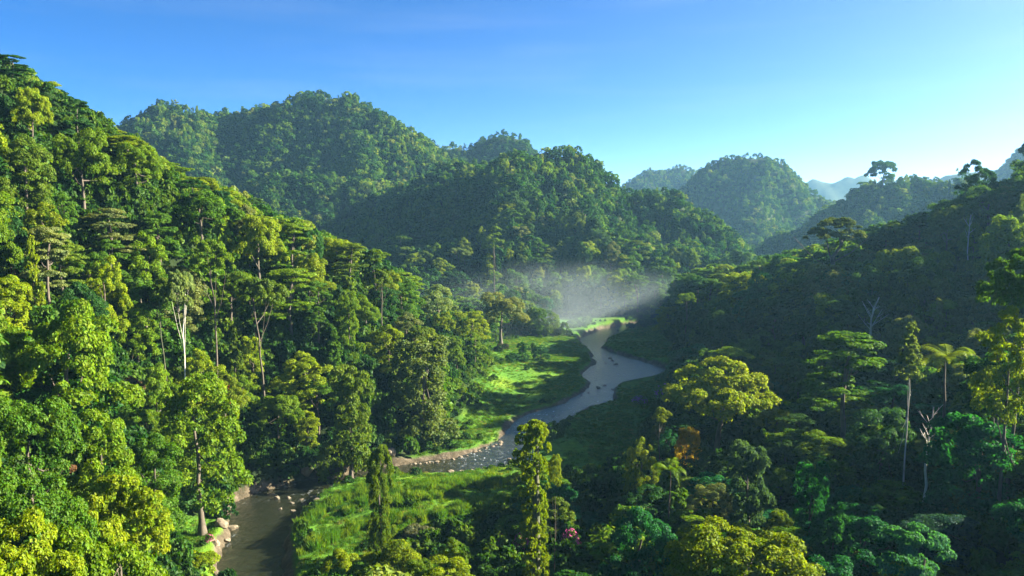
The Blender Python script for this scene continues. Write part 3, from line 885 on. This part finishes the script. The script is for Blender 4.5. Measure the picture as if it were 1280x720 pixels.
fx, fy = forest_spots(48, 520, R(62), 5.3, 5)
dmead = np.full(len(fx), -1e9)
for m in MEADOWS:
    d = dist_poly(fx, fy, m); dmead = np.maximum(dmead, np.where(inside(fx, fy, m), d, -d))
dmead = np.where(on_sheet(fx, fy) > 6.0, -50, dmead)
driv = dist_poly(fx, fy, RIVER); driv = np.where(inside(fx, fy, RIVER), -driv, driv)
ok = (dmead < -3) & (driv > 5)
fx, fy = fx[ok], fy[ok]
fz = on_sheet(fx, fy)
# what grows there, and how big
fr = np.random.default_rng(99)
n = len(fx)
KINDS = np.array(['dome', 'round', 'tier', 'drape', 'umbrella', 'cone'])
kk = KINDS[fr.choice(6, n, p=[.33, .26, .15, .17, .05, .04])]
kk = np.where((fy < 150) & (fx > 0) & ((kk == 'drape') | (kk == 'cone') | (kk == 'umbrella')), 'dome', kk)
hh = fr.uniform(9, 17, n) + np.clip((fz - 10) / 10, 0, 1) * 4
hh[kk == 'umbrella'] *= 1.25
hh = np.minimum(hh, 9 + np.maximum(fz, 0) * 1.2 + fr.uniform(0, 5, n))
ww = fr.uniform(7.5, 13, n) * np.clip(hh / 14, .6, 1.2)
hh = np.where((fy < 185) & (fx > 0), np.minimum(hh, fr.uniform(6, 11, n)), hh)
big = (fx > 40) & (fy > 200); g_ = fr.uniform(.75, 1.7, big.sum()); ww[big] *= g_; hh[big] *= g_ ** .8 * fr.uniform(.85, 1.3, big.sum())
ww[kk == 'cone'] *= .5; ww[kk == 'umbrella'] *= .75; ww[kk == 'drape'] *= .8
# the wood keeps the river, the meadows, the sky and the named trees in view
px, pyt, dep = project(fx, fy, fz + hh)
_, pyb, _ = project(fx, fy, fz + hh * .3)
hw = ww / 2 / dep * FPX
drop = np.zeros(n, bool)
for poly in KEEP:
    for qx, qy in ((0, .1), (-.6, .4), (.6, .4), (0, .6), (0, .9)):
        drop |= inside(px + qx * hw, pyt + qy * (pyb - pyt), poly)
for it in range(3):         # lower what would stand too far above the skyline
    bad = inside(px, pyt + 2, SKY_PX) & (dep < 420)
    hh[bad] *= .8
    px, pyt, dep = project(fx, fy, fz + hh)
drop |= inside(px, pyt + 5, SKY_PX) & (dep < 420)
_, pyb, _ = project(fx, fy, fz + hh * .3)
for hx, hy, hr, hb, hd in heroes:
    mid, half = (hy + hb) / 2, (hb - hy) / 2
    mine = (pyt + pyb) / 2
    over = (np.abs(px - hx) < (hr * .8 + hw * .6)) & (np.abs(mine - mid) < half * .85 + (pyb - pyt) * .35) & (dep < hd * 1.0)
    near = (np.hypot(fx - at_y(hx, hy, hd)[0], fy - hd) < 3.0 + .3 * hr / FPX * hd)
    drop |= over | near
keepm = ~drop
fx, fy, fz, kk, hh, ww, px, pyt, pyb, dep, hw = [a[keepm] for a in (fx, fy, fz, kk, hh, ww, px, pyt, pyb, dep, hw)]
n = len(fx)
# how much of each the camera sees: coarse painting from the nearest to the farthest
S = 4
buf = np.zeros((720 // S, 1280 // S), bool)
seen = np.zeros(n)
items = [(dep[i], px[i], pyt[i], hw[i], pyb[i], i) for i in range(n)] + [(h[4], h[0], h[1], h[2], h[3], -1) for h in heroes]
yy, xx = np.mgrid[0:720 // S, 0:1280 // S] * S + S / 2
for d, cx, ct, w, cb, i in sorted(items):
    x0, x1, y0, y1 = int(max(0, (cx - w) // S)), int(min(1280 // S, (cx + w) // S + 1)), int(max(0, ct // S)), int(min(720 // S, cb // S + 1))
    if x1 <= x0 or y1 <= y0: continue
    sub = ((xx[y0:y1, x0:x1] - cx) / max(w, 1)) ** 2 + ((yy[y0:y1, x0:x1] - (ct + cb) / 2) / max((cb - ct) / 2, 1)) ** 2 < 1
    if i >= 0: seen[i] = (sub & ~buf[y0:y1, x0:x1]).sum()
    buf[y0:y1, x0:x1] |= sub
order = np.argsort(-seen)
N_IND = 285
single = np.zeros(n, bool); single[order[:N_IND]] = True
single &= seen > 3
# tints by place: sun's yellow put into left leaves, shade's blue into near right
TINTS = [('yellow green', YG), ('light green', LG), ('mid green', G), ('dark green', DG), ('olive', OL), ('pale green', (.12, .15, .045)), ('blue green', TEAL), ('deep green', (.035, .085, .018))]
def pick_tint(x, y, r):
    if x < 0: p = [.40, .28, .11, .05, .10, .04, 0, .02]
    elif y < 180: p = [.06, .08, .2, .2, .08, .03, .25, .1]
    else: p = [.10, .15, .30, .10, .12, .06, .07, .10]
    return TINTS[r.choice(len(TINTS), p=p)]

FORM = {'dome': 'domed', 'round': 'rounded', 'tier': 'layered', 'drape': 'creeper hung', 'umbrella': 'tall stemmed', 'cone': 'pointed'}
LAND = [(h[6], HERO[i]) for i, h in enumerate(HERO)]
def where(x, y, cx, cy_):
    """a phrase for the place, from the ground it stands on"""
    if x < -5 or (x < 10 and y > 330):
        if cx < 230 and cy_ < 300: return 'high on the left spur'
        if cy_ < 400 and cx < 520: return 'on the upper left slope'
        if cx >= 470: return 'on the spur end above the meadow'
        if cx < 200 and cy_ > 480: return 'on the near left slope'
        if cy_ > 480: return 'low on the left slope'
        return 'midway up the left slope'
    if y > 330: return 'on the flat beyond the meadows'
    if cy_ < 330: return 'along the right ridge top'
    if cy_ < 430: return 'on the shaded right ridge'
    if cx < 800: return 'in the thicket below the meadow'
    if cy_ < 560: return 'in the right hand hollow'
    return 'in the lower right shade'

ind = np.where(single)[0]
tr = np.random.default_rng(4)
info = []
for i in ind:
    tname, tint = pick_tint(fx[i], fy[i], tr)
    info.append([i, f'{tname} {FORM[kk[i]]} tree {where(fx[i], fy[i], px[i], (pyt[i] + pyb[i]) / 2)}', tint])
ORD = ['leftmost', 'second from the left', 'third from the left', 'fourth from the left', 'fifth from the left', 'sixth from the left', 'seventh from the left', 'eighth from the left', 'ninth from the left', 'tenth from the left']
by = {}
for e in info: by.setdefault(e[1], []).append(e)
for lab, es in by.items():
    es.sort(key=lambda e: px[e[0]])
    if len(es) == 2:
        es[0][1], es[1][1] = 'left one of two, ' + lab, 'right one of two, ' + lab
    elif len(es) > 2:
        for k, e in enumerate(es):
            e[1] = (ORD[k] if k < len(es) - 1 else 'rightmost') + ', ' + lab if k < 10 or k == len(es) - 1 else f'{k + 1}th from the left, ' + lab
for i, lab, tint in info:
    p = variant(kk[i])
    jit = 1 + tr.normal() * .08
    plant(kk[i], fx[i], fy[i], fz[i], ww[i] / p['w'], hh[i] / p['h'], tr.uniform(0, 6.28), tuple(np.array(tint) * jit), lab, 'tree', 'forest trees of the valley sides', proto=p)

def scatter(name, P, rot, scl, pick, meshes):
    """one object whose points each carry one of the meshes (what nobody would count)"""
    P = np.asarray(P, np.float32)
    me = bpy.data.meshes.new(name)
    me.vertices.add(len(P)); me.vertices.foreach_set('co', P.ravel())
    for nm, typ, arr in (('rot', 'FLOAT_VECTOR', np.c_[np.zeros((len(P), 2)), rot]), ('scl', 'FLOAT_VECTOR', scl)):
        a = me.attributes.new(nm, typ, 'POINT'); a.data.foreach_set('vector', np.ascontiguousarray(arr, np.float32).ravel())
    a = me.attributes.new('pick', 'INT', 'POINT'); a.data.foreach_set('value', np.ascontiguousarray(pick, np.int32))
    ob = link(bpy.data.objects.new(name, me)); tag(ob, kind='stuff')
    ng = bpy.data.node_groups.new(name + '_spread', 'GeometryNodeTree')
    ng.interface.new_socket('Geometry', in_out='INPUT', socket_type='NodeSocketGeometry')
    ng.interface.new_socket('Geometry', in_out='OUTPUT', socket_type='NodeSocketGeometry')
    nd, lk = ng.nodes, ng.links
    gi, go = nd.new('NodeGroupInput'), nd.new('NodeGroupOutput')
    iop = nd.new('GeometryNodeInstanceOnPoints')
    join = nd.new('GeometryNodeJoinGeometry')
    for m in reversed(meshes):
        so = bpy.data.objects.new(m.name, m)          # not linked: only its mesh is used
        oi = nd.new('GeometryNodeObjectInfo'); oi.inputs[0].default_value = so
        gti = nd.new('GeometryNodeGeometryToInstance')
        lk.new(oi.outputs['Geometry'], gti.inputs[0]); lk.new(gti.outputs[0], join.inputs[0])
    lk.new(gi.outputs[0], iop.inputs['Points']); lk.new(join.outputs[0], iop.inputs['Instance'])
    iop.inputs['Pick Instance'].default_value = True
    for nm, typ, sock in (('rot', 'FLOAT_VECTOR', 'Rotation'), ('scl', 'FLOAT_VECTOR', 'Scale'), ('pick', 'INT', 'Instance Index')):
        na_ = nd.new('GeometryNodeInputNamedAttribute'); na_.data_type = typ; na_.inputs[0].default_value = nm
        out = [s for s in na_.outputs if s.enabled and s.name == 'Attribute'][0]
        lk.new(out, iop.inputs[sock])
    lk.new(iop.outputs[0], go.inputs[0])
    ob.modifiers.new('spread', 'NODES').node_group = ng
    return ob

def lod_set(kinds, mult, smul, mat):
    out = []
    for k, kind in enumerate(kinds):
        p = make_proto(kind, 900 + k, mult, smul, mat=mat)
        out.append(p)
    return out
LODK = ['dome', 'dome', 'round', 'round', 'tier', 'drape', 'umbrella', 'cone']
def forest(name, x, y, z, w, h, kinds, protos, seed):
    r = np.random.default_rng(seed)
    byk = {}
    for j, k in enumerate(LODK): byk.setdefault(k, []).append(j)
    pick = np.array([byk[k][r.integers(len(byk[k]))] for k in kinds])
    pw, ph = np.array([p['w'] for p in protos]), np.array([p['h'] for p in protos])
    scl = np.c_[w / pw[pick], w / pw[pick], h / ph[pick]]
    return scatter(name, np.c_[x, y, z - .4], r.uniform(0, 6.28, len(x)), scl, pick, [p['crown'] for p in protos])

# the rest of the near wood (hidden behind others, or beside the view where it still throws shade)
rest = ~single
MID = lod_set(LODK, .12, 2.9, M_FOREST)
forest('woodland', fx[rest], fy[rest], fz[rest], ww[rest], hh[rest], kk[rest], MID, 31)

# hills: cover what the camera can see, with a margin for a step to the side
def seen_from_camera(x, y, z, slack):
    a = np.degrees(np.arctan2(x, y)); r = np.hypot(x, y)
    el = (TZ - CAM_H) / np.maximum(RR, 1)
    run = np.maximum.accumulate(el, axis=1)
    ai = np.clip(np.searchsorted(ang, a), 0, len(ang) - 1); ri = np.clip(np.searchsorted(rad, r) - 4, 0, len(rad) - 1)
    return (z + slack - CAM_H) / r > run[ai, ri]
FAR = lod_set(LODK, .025, 5.2, M_FOREST)
def hill_wood(name, r0, r1, spacing, wr, hr_, amax, seed, slack=26):
    x, y = forest_spots(r0, r1, R(amax), spacing, seed)
    x2, y2 = forest_spots(r0, r1, R(amax), spacing * .62, seed + 5)
    e_ = spacing
    steep = np.hypot(on_sheet(x2 + e_, y2) - on_sheet(x2 - e_, y2), on_sheet(x2, y2 + e_) - on_sheet(x2, y2 - e_)) / 2 / e_ > .85
    x, y = np.r_[x, x2[steep]], np.r_[y, y2[steep]]
    z = on_sheet(x, y)
    v = seen_from_camera(x, y, z, slack)
    d = np.full(len(x), -1e9)
    for m in MEADOWS:
        dm = dist_poly(x, y, m); d = np.maximum(d, np.where(inside(x, y, m), dm, -dm))
    v &= (d < -3) | (z > 6.0)
    x, y, z = x[v], y[v], z[v]
    r = np.random.default_rng(seed + 1)
    k = KINDS[r.choice(6, len(x), p=[.40, .33, .1, .12, .04, .01])]
    w = (wr[0] + (wr[1] - wr[0]) * r.random(len(x)) ** 1.7) * np.where((k == 'cone') | (k == 'umbrella'), .65, 1)
    h = r.uniform(*hr_, len(x)) * np.where(k == 'umbrella', 1.25, 1)
    print(name, len(x))
    return forest(name, x, y, z - h * .12, w, h, k, FAR, seed + 2)
hill_wood('hill_forest', 470, 900, 4.9, (3.5, 12.5), (6, 14), 40, 61, 40)
hill_wood('far_forest', 900, 1900, 6.6, (4.5, 12), (6, 13), 37, 71, 90)

# ------------------------------------------------------------------ undergrowth, grass, reeds
SHR = [make_proto('shrub', 950 + k, .09, 3.2, mat=M_UNDER) for k in range(4)]
x, y = forest_spots(40, 480, R(44), 2.3, 81)
x2, y2 = forest_spots(60, 330, R(44), 1.4, 86)          # steep ground carries more to the square metre seen from above
steep = np.hypot(on_sheet(x2 + 1.5, y2) - on_sheet(x2 - 1.5, y2), on_sheet(x2, y2 + 1.5) - on_sheet(x2, y2 - 1.5)) / 3 > .95
x, y = np.r_[x, x2[steep]], np.r_[y, y2[steep]]
dm = np.full(len(x), -1e9)
for m in MEADOWS:
    d = dist_poly(x, y, m); dm = np.maximum(dm, np.where(inside(x, y, m), d, -d))
dv = dist_poly(x, y, RIVER); dv = np.where(inside(x, y, RIVER), -dv, dv)
z = on_sheet(x, y)
v = ((dm < -1.0) | (z > 6.0) | ((fbm(x, y, 16, 3, 66) > .15) & (dm < 6) & (x < 18)) | ((fbm(x, y, 9, 2, 67) > .40) & (x < 18)) | ((y > 388) & (fbm(x, y, 12, 2, 68) > -.05))) & (dv > 1.6) & seen_from_camera(x, y, z, 14)
x, y, z = x[v], y[v], z[v]
ur = np.random.default_rng(82)
pk = ur.integers(0, 4, len(x))
w = ur.uniform(2.6, 6.5, len(x)); w = np.where((z < 6) & (dm[v] > -1), w * .5, w); h = w * ur.uniform(.5, 1.0, len(x))
print('undergrowth', len(x))
scatter('undergrowth', np.c_[x, y, z - .3], ur.uniform(0, 6.28, len(x)), np.c_[w / SHR[0]['w'], w / SHR[0]['w'], h / SHR[0]['h']], pk, [p['crown'] for p in SHR])

def tuft(seed, n, height, spread, width, mat, name):
    r = np.random.default_rng(seed)
    V = []
    for k in range(n):
        a, q = r.uniform(0, 6.28), math.sqrt(r.random()) * spread
        p = np.array([q * math.cos(a), q * math.sin(a), -.05]); hh_ = height * r.uniform(.6, 1.1)
        b = r.uniform(0, 6.28); lean = np.array([math.cos(b), math.sin(b), 0]) * hh_ * r.uniform(.1, .5)
        c = r.uniform(0, 6.28); wv = np.array([math.cos(c), math.sin(c), 0]) * width
        tip = p + lean + np.array([0, 0, hh_]); mid = p + lean * .35 + np.array([0, 0, hh_ * .55])
        V.append([p, mid + wv, tip, mid - wv])
    V = np.array(V).reshape(-1, 3)
    return mesh_np(name, V, np.arange(len(V)).reshape(-1, 4), mat)
def fill(polys, spacing, seed, margin=0.3):
    r = np.random.default_rng(seed); X, Y = [], []
    for m in polys:
        m = np.array(m); lo_, hi_ = m.min(0), m.max(0)
        n_ = int((hi_ - lo_).prod() / spacing ** 2)
        xx_, yy_ = r.uniform(lo_[0], hi_[0], n_), r.uniform(lo_[1], hi_[1], n_)
        ok_ = inside(xx_, yy_, m)
        X.append(xx_[ok_]); Y.append(yy_[ok_])
    X, Y = np.concatenate(X), np.concatenate(Y)
    d_ = dist_poly(X, Y, RIVER); d_ = np.where(inside(X, Y, RIVER), -d_, d_)
    k_ = d_ > margin + 1.5 + fbm(X, Y, 5, 2, 15) * 2
    return X[k_], Y[k_], r
TUFTS = [tuft(300 + k, 26, .42, .55, .05, M_GRASS, 'grass_tuft') for k in range(3)]
x, y, r = fill(MEADOWS[:3] + MEADOWS[3:4] + MEADOWS[5:], .85, 83)
k = fbm(x, y, 14, 3, 55) + r.uniform(-.3, .3, len(x)) > -.25
x, y = x[k], y[k]; z = on_sheet(x, y)
s_ = r.uniform(.7, 1.5, len(x))
print('grass', len(x))
scatter('grass', np.c_[x, y, z], r.uniform(0, 6.28, len(x)), np.c_[s_, s_, s_ * r.uniform(.6, 1.2, len(x))], r.integers(0, 3, len(x)), TUFTS)

REEDS = [tuft(320 + k, 90, 1.5, .9, .07, M_REED, 'reed_clump') for k in range(3)]
BELTS = [[(372, 668), (400, 640), (440, 618), (490, 604)], [(430, 640), (470, 625), (520, 612), (560, 604), (625, 600)], [(480, 632), (520, 625), (545, 622)], [(556, 608), (600, 604), (640, 603)],
         [(440, 660), (490, 650), (540, 645), (590, 635), (655, 624)], [(470, 672), (520, 664), (580, 655), (650, 640)], [(520, 615), (545, 613), (570, 616)], [(380, 690), (420, 672), (455, 655)]]
X, Y, SC = [], [], []
r = np.random.default_rng(85)
for b in BELTS:
    pts = np.array(px_poly(b, 2.0)); seg = np.r_[0, np.cumsum(np.hypot(*np.diff(pts, axis=0).T))]
    n_ = int(seg[-1] * 5)
    t_ = r.uniform(0, seg[-1], n_)
    X.append(np.interp(t_, seg, pts[:, 0]) + r.normal(size=n_) * .3); Y.append(np.interp(t_, seg, pts[:, 1]) + r.normal(size=n_) * 1.0); SC.append(r.uniform(.6, 1.15, n_) * (.7 + .5 * np.sin(t_ * .7 + len(b))**2))
X, Y, SC = np.concatenate(X), np.concatenate(Y), np.concatenate(SC)
d_ = dist_poly(X, Y, RIVER); k = (np.where(inside(X, Y, RIVER), -d_, d_) > 1.2)
X, Y, SC = X[k], Y[k], SC[k]
scatter('reeds', np.c_[X, Y, on_sheet(X, Y)], r.uniform(0, 6.28, len(X)), np.c_[SC, SC, SC * 1.1], r.integers(0, 3, len(X)), REEDS)

# ------------------------------------------------------------------ rocks
def rock_mesh(seed):
    import bmesh
    bm = bmesh.new(); bmesh.ops.create_icosphere(bm, subdivisions=4, radius=1.0)
    r = np.random.default_rng(seed)
    P = np.array([v.co for v in bm.verts])
    for k in range(14):             # planes that cut facets
        nrm = unit(r.normal(size=3)); dlim = r.uniform(.42, .85)
        s_ = P @ nrm
        P = P - np.outer(np.maximum(s_ - dlim, 0), nrm) * .85
    P = P * (1 + .10 * fbm(P[:, 0] * 3 + seed, P[:, 1] * 3 + P[:, 2] * 2, 1.0, 4, seed)[:, None])
    for v, p in zip(bm.verts, P): v.co = p
    me = bpy.data.meshes.new('rock'); bm.to_mesh(me); bm.free()
    me.polygons.foreach_set('use_smooth', np.ones(len(me.polygons), bool)); me.materials.append(M_ROCK)
    return me
ROCKS = [rock_mesh(k) for k in range(6)]
TAN, GREY, DARK, PINK = (.52, .53, .53), (.55, .55, .56), (.2, .2, .22), (.38, .40, .42)
STONES = []
def stone(px_, py_, wpx, tone, place, flat=.7): STONES.append((px_, py_, wpx, tone, place, flat))
for a in ((264, 634, 15), (272, 641, 20), (281, 650, 27), (288, 660, 19), (267, 651, 14), (274, 664, 18), (262, 644, 10)): stone(*a, TAN, 'tan boulder heaped on the outer bank of the near river bend')
for a in ((277, 669, 22), (270, 690, 16), (266, 702, 12), (283, 676, 10)): stone(*a, GREY, 'grey boulder at the water edge below the heaped tan boulders', .8)
stone(383, 597, 23, TAN, 'large rounded tan boulder alone at the far bank of the bend', .85)
for a in ((397, 596, 8), (404, 595, 6), (357, 607, 8), (347, 607, 7), (368, 604, 7), (335, 611, 6), (325, 614, 6)): stone(*a, TAN, 'small tan rock along the far bank of the bend')
for a in ((346, 622, 8, 1.3), (361, 621, 7, 1), (365, 627, 8, .8), (350, 635, 9, .8), (366, 637, 11, .4), (376, 623, 9, .6), (381, 629, 11, .6), (391, 619, 10, .5), (399, 625, 9, .6), (405, 614, 9, .6), (396, 632, 13, .4)):
    stone(a[0], a[1], a[2], PINK, 'sunlit rock in the shallows at the inner side of the bend', a[3])
stone(448, 586, 15, PINK, 'reddish boulder under the creeper hung tree at the far bank', .8); stone(427, 587, 14, DARK, 'dark boulder beside the reddish boulder', .8)
stone(489, 578, 17, TAN, 'tall pale boulder right behind the slim creeper hung tree', 1.0)
for a in ((565, 589, 11), (578, 588, 9), (590, 587, 9), (603, 585, 7)): stone(*a, TAN, 'tan rock on the gravel edge before the reed bed', .6)
stone(636, 574, 9, GREY, 'lone grey rock in the water left of the creeper wrapped stem', .8)
for a in ((762, 447, 7), (765, 450, 6), (769, 455, 8), (757, 453, 5), (749, 484, 8), (756, 481, 6), (765, 486, 6), (735, 490, 6), (727, 493, 5), (745, 493, 4), (692, 519, 6), (699, 517, 5), (825, 465, 5), (752, 499, 4), (790, 408, 5), (718, 436, 4), (742, 461, 4), (772, 412, 5)):
    stone(*a, DARK, 'dark rock breaking the surface of the upper river', .5)
br = np.random.default_rng(12)
for k in range(26):
    t_ = br.random(); px_ = 512 + 120 * t_
    py_ = np.interp(px_, [505, 560, 594, 626, 634], [581, 573, 565, 552, 538]) + br.normal() * 1.2
    stone(px_, py_, br.uniform(4, 8), GREY, 'grey stone lining the eroded left bank', .6)
bys = {}
for s_ in STONES: bys.setdefault(s_[4], []).append(s_)
q = 0
for lab, ss in bys.items():
    ss.sort(key=lambda s_: s_[0])
    for k, (px_, py_, wpx, tone, _, flat) in enumerate(ss):
        x_, y_, _z = at_z(px_, py_, 0.3)
        g = max(gz(x_, y_), -.25)
        o = link(bpy.data.objects.new('boulder' if wpx > 12 else 'rock', ROCKS[q % 6])); q += 1
        rad_ = wpx / FPX * y_ / 2
        o.location = (x_, y_, g + rad_ * flat * .35); o.scale = (rad_, rad_ * br.uniform(.75, 1.2), rad_ * flat); o.rotation_euler = (br.normal() * .2, br.normal() * .2, br.uniform(0, 6.28))
        o.color = (*tone, 1)
        l2 = lab
        if len(ss) == 2: l2 = ('left one of two, ', 'right one of two, ')[k] + lab
        elif len(ss) > 2: l2 = (ORD[k] if k < min(10, len(ss) - 1) else 'rightmost' if k == len(ss) - 1 else f'{k + 1}th from the left') + ', ' + lab
        tag(o, l2, 'rock', None if len(ss) == 1 else 'river stones')

# ------------------------------------------------------------------ flowering bushes
def petal(name, c):
    t = NT(name)
    d = t.node('ShaderNodeBsdfDiffuse'); d.inputs[0].default_value = (*c, 1)
    tr_ = t.node('ShaderNodeBsdfTranslucent'); tr_.inputs[0].default_value = (*c, 1)
    m = t.node('ShaderNodeMixShader', i_0=.3); t.to(d.outputs[0], m.inputs[1]); t.to(tr_.outputs[0], m.inputs[2]); t.to(m.outputs[0], t.out.inputs[0])
    return t.m
P_PINK, P_PURPLE, P_RED = petal('pink_petal', (.62, .12, .34)), petal('purple_petal', (.42, .16, .55)), petal('red_petal', (.5, .09, .07))
for px_, pyt_, y_, wpx, pm, lab in [(714, 580, 125, 26, P_PINK, 'bright pink flowering bush right of the creeper wrapped stem'), (652, 606, 128, 22, P_PINK, 'pink flowering bush left of the creeper wrapped stem'),
                                    (626, 624, 130, 18, P_PINK, 'dull pink flowering bush on the rim of the reed bed'), (842, 488, 236, 46, P_PURPLE, 'purple flowering bush at the far edge of the shaded meadow'),
                                    (800, 494, 238, 20, P_PURPLE, 'small purple flowering bush on the shaded meadow edge'), (230, 388, 168, 12, P_PINK, 'magenta flowering bush beside the white trunk'), (244, 454, 160, 16, P_RED, 'red flowering bush at the foot of the white trunk'),
                                    (277, 376, 174, 26, P_RED, 'rusty red flowering bush beneath the slender bare stemmed tree'), (259, 602, 131, 12, P_PINK, 'pale pink flowering bush above the heaped boulders')]:
    x_, y2, zt = at_y(px_, pyt_, y_)
    g = gz(x_, y2); p = variant('shrub')
    sx = wpx / FPX * y_ / p['w']
    H = max(zt - g, p['h'] * sx * .8)
    if H > p['h'] * sx * 1.8: g = zt - p['h'] * sx * 1.8; H = zt - g; g = min(g, gz(x_, y2) + 2)
    root = plant('shrub', x_, y2, g, sx, H / p['h'], random.uniform(0, 6), G, lab, 'flowering bush', None, proto=p)
    root.name = 'flowering_bush'
    b = link(bpy.data.objects.new('blossom', blossom_mesh(int(px_), pm, 380, (p['w'] * .5, p['w'] * .5, p['h'] * .72), p['h'] * .28)), root)

# ------------------------------------------------------------------ mist over the river and the blue air
def volume_box(name, lo_, hi_, mat):
    (a, b, c), (d, e, f) = lo_, hi_
    V = [(a, b, c), (d, b, c), (d, e, c), (a, e, c), (a, b, f), (d, b, f), (d, e, f), (a, e, f)]
    o = link(bpy.data.objects.new(name, mesh_np(name, V, [(3, 2, 1, 0), (4, 5, 6, 7), (0, 1, 5, 4), (1, 2, 6, 5), (2, 3, 7, 6), (3, 0, 4, 7)], mat)))
    return tag(o, kind='stuff')
t = NT('haze')
pv = t.node('ShaderNodeVolumePrincipled'); pv.inputs['Color'].default_value = (.3, .64, 1, 1); pv.inputs['Density'].default_value = .00009; pv.inputs['Anisotropy'].default_value = .25
t.to(pv.outputs[0], t.out.inputs['Volume'])
volume_box('haze', (-6300, -6300, -2.6), (6300, 6300, 290), t.m)
t = NT('mist')
tc = t.node('ShaderNodeTexCoord')
ln = t.node('ShaderNodeVectorMath', operation='LENGTH'); t.to(tc.outputs['Object'], ln.inputs[0])
fall = t.node('ShaderNodeMapRange'); fall.interpolation_type = 'SMOOTHSTEP'; fall.inputs[1].default_value = 1.0; fall.inputs[2].default_value = 0.2; t.to(ln.outputs['Value'], fall.inputs[0])
nmap = t.node('ShaderNodeMapping'); nmap.inputs['Scale'].default_value = (1.0, 1.0, .45); t.to(tc.outputs['Object'], nmap.inputs[0])
nz = t.noise(2.2, 3, vec=nmap.outputs[0], rough=.45); nr_ = t.node('ShaderNodeMapRange'); nr_.inputs[1].default_value = .42; nr_.inputs[2].default_value = .7; t.to(nz, nr_.inputs[0])
mu = t.node('ShaderNodeMath', operation='MULTIPLY'); t.to(fall.outputs[0], mu.inputs[0]); t.to(nr_.outputs[0], mu.inputs[1])
m2 = t.node('ShaderNodeMath', operation='MULTIPLY'); m2.inputs[1].default_value = .0058; t.to(mu.outputs[0], m2.inputs[0])
pv = t.node('ShaderNodeVolumePrincipled'); pv.inputs['Color'].default_value = (.7, .87, 1, 1); pv.inputs['Anisotropy'].default_value = .2
t.to(m2.outputs[0], pv.inputs['Density']); t.to(pv.outputs[0], t.out.inputs['Volume'])
import bmesh
bm = bmesh.new(); bmesh.ops.create_icosphere(bm, subdivisions=3, radius=1.0)
me = bpy.data.meshes.new('mist'); bm.to_mesh(me); bm.free(); me.materials.append(t.m)
mist = link(bpy.data.objects.new('mist', me)); tag(mist, kind='stuff')
mist.location = (22, 398, 8); mist.scale = (125, 95, 33)
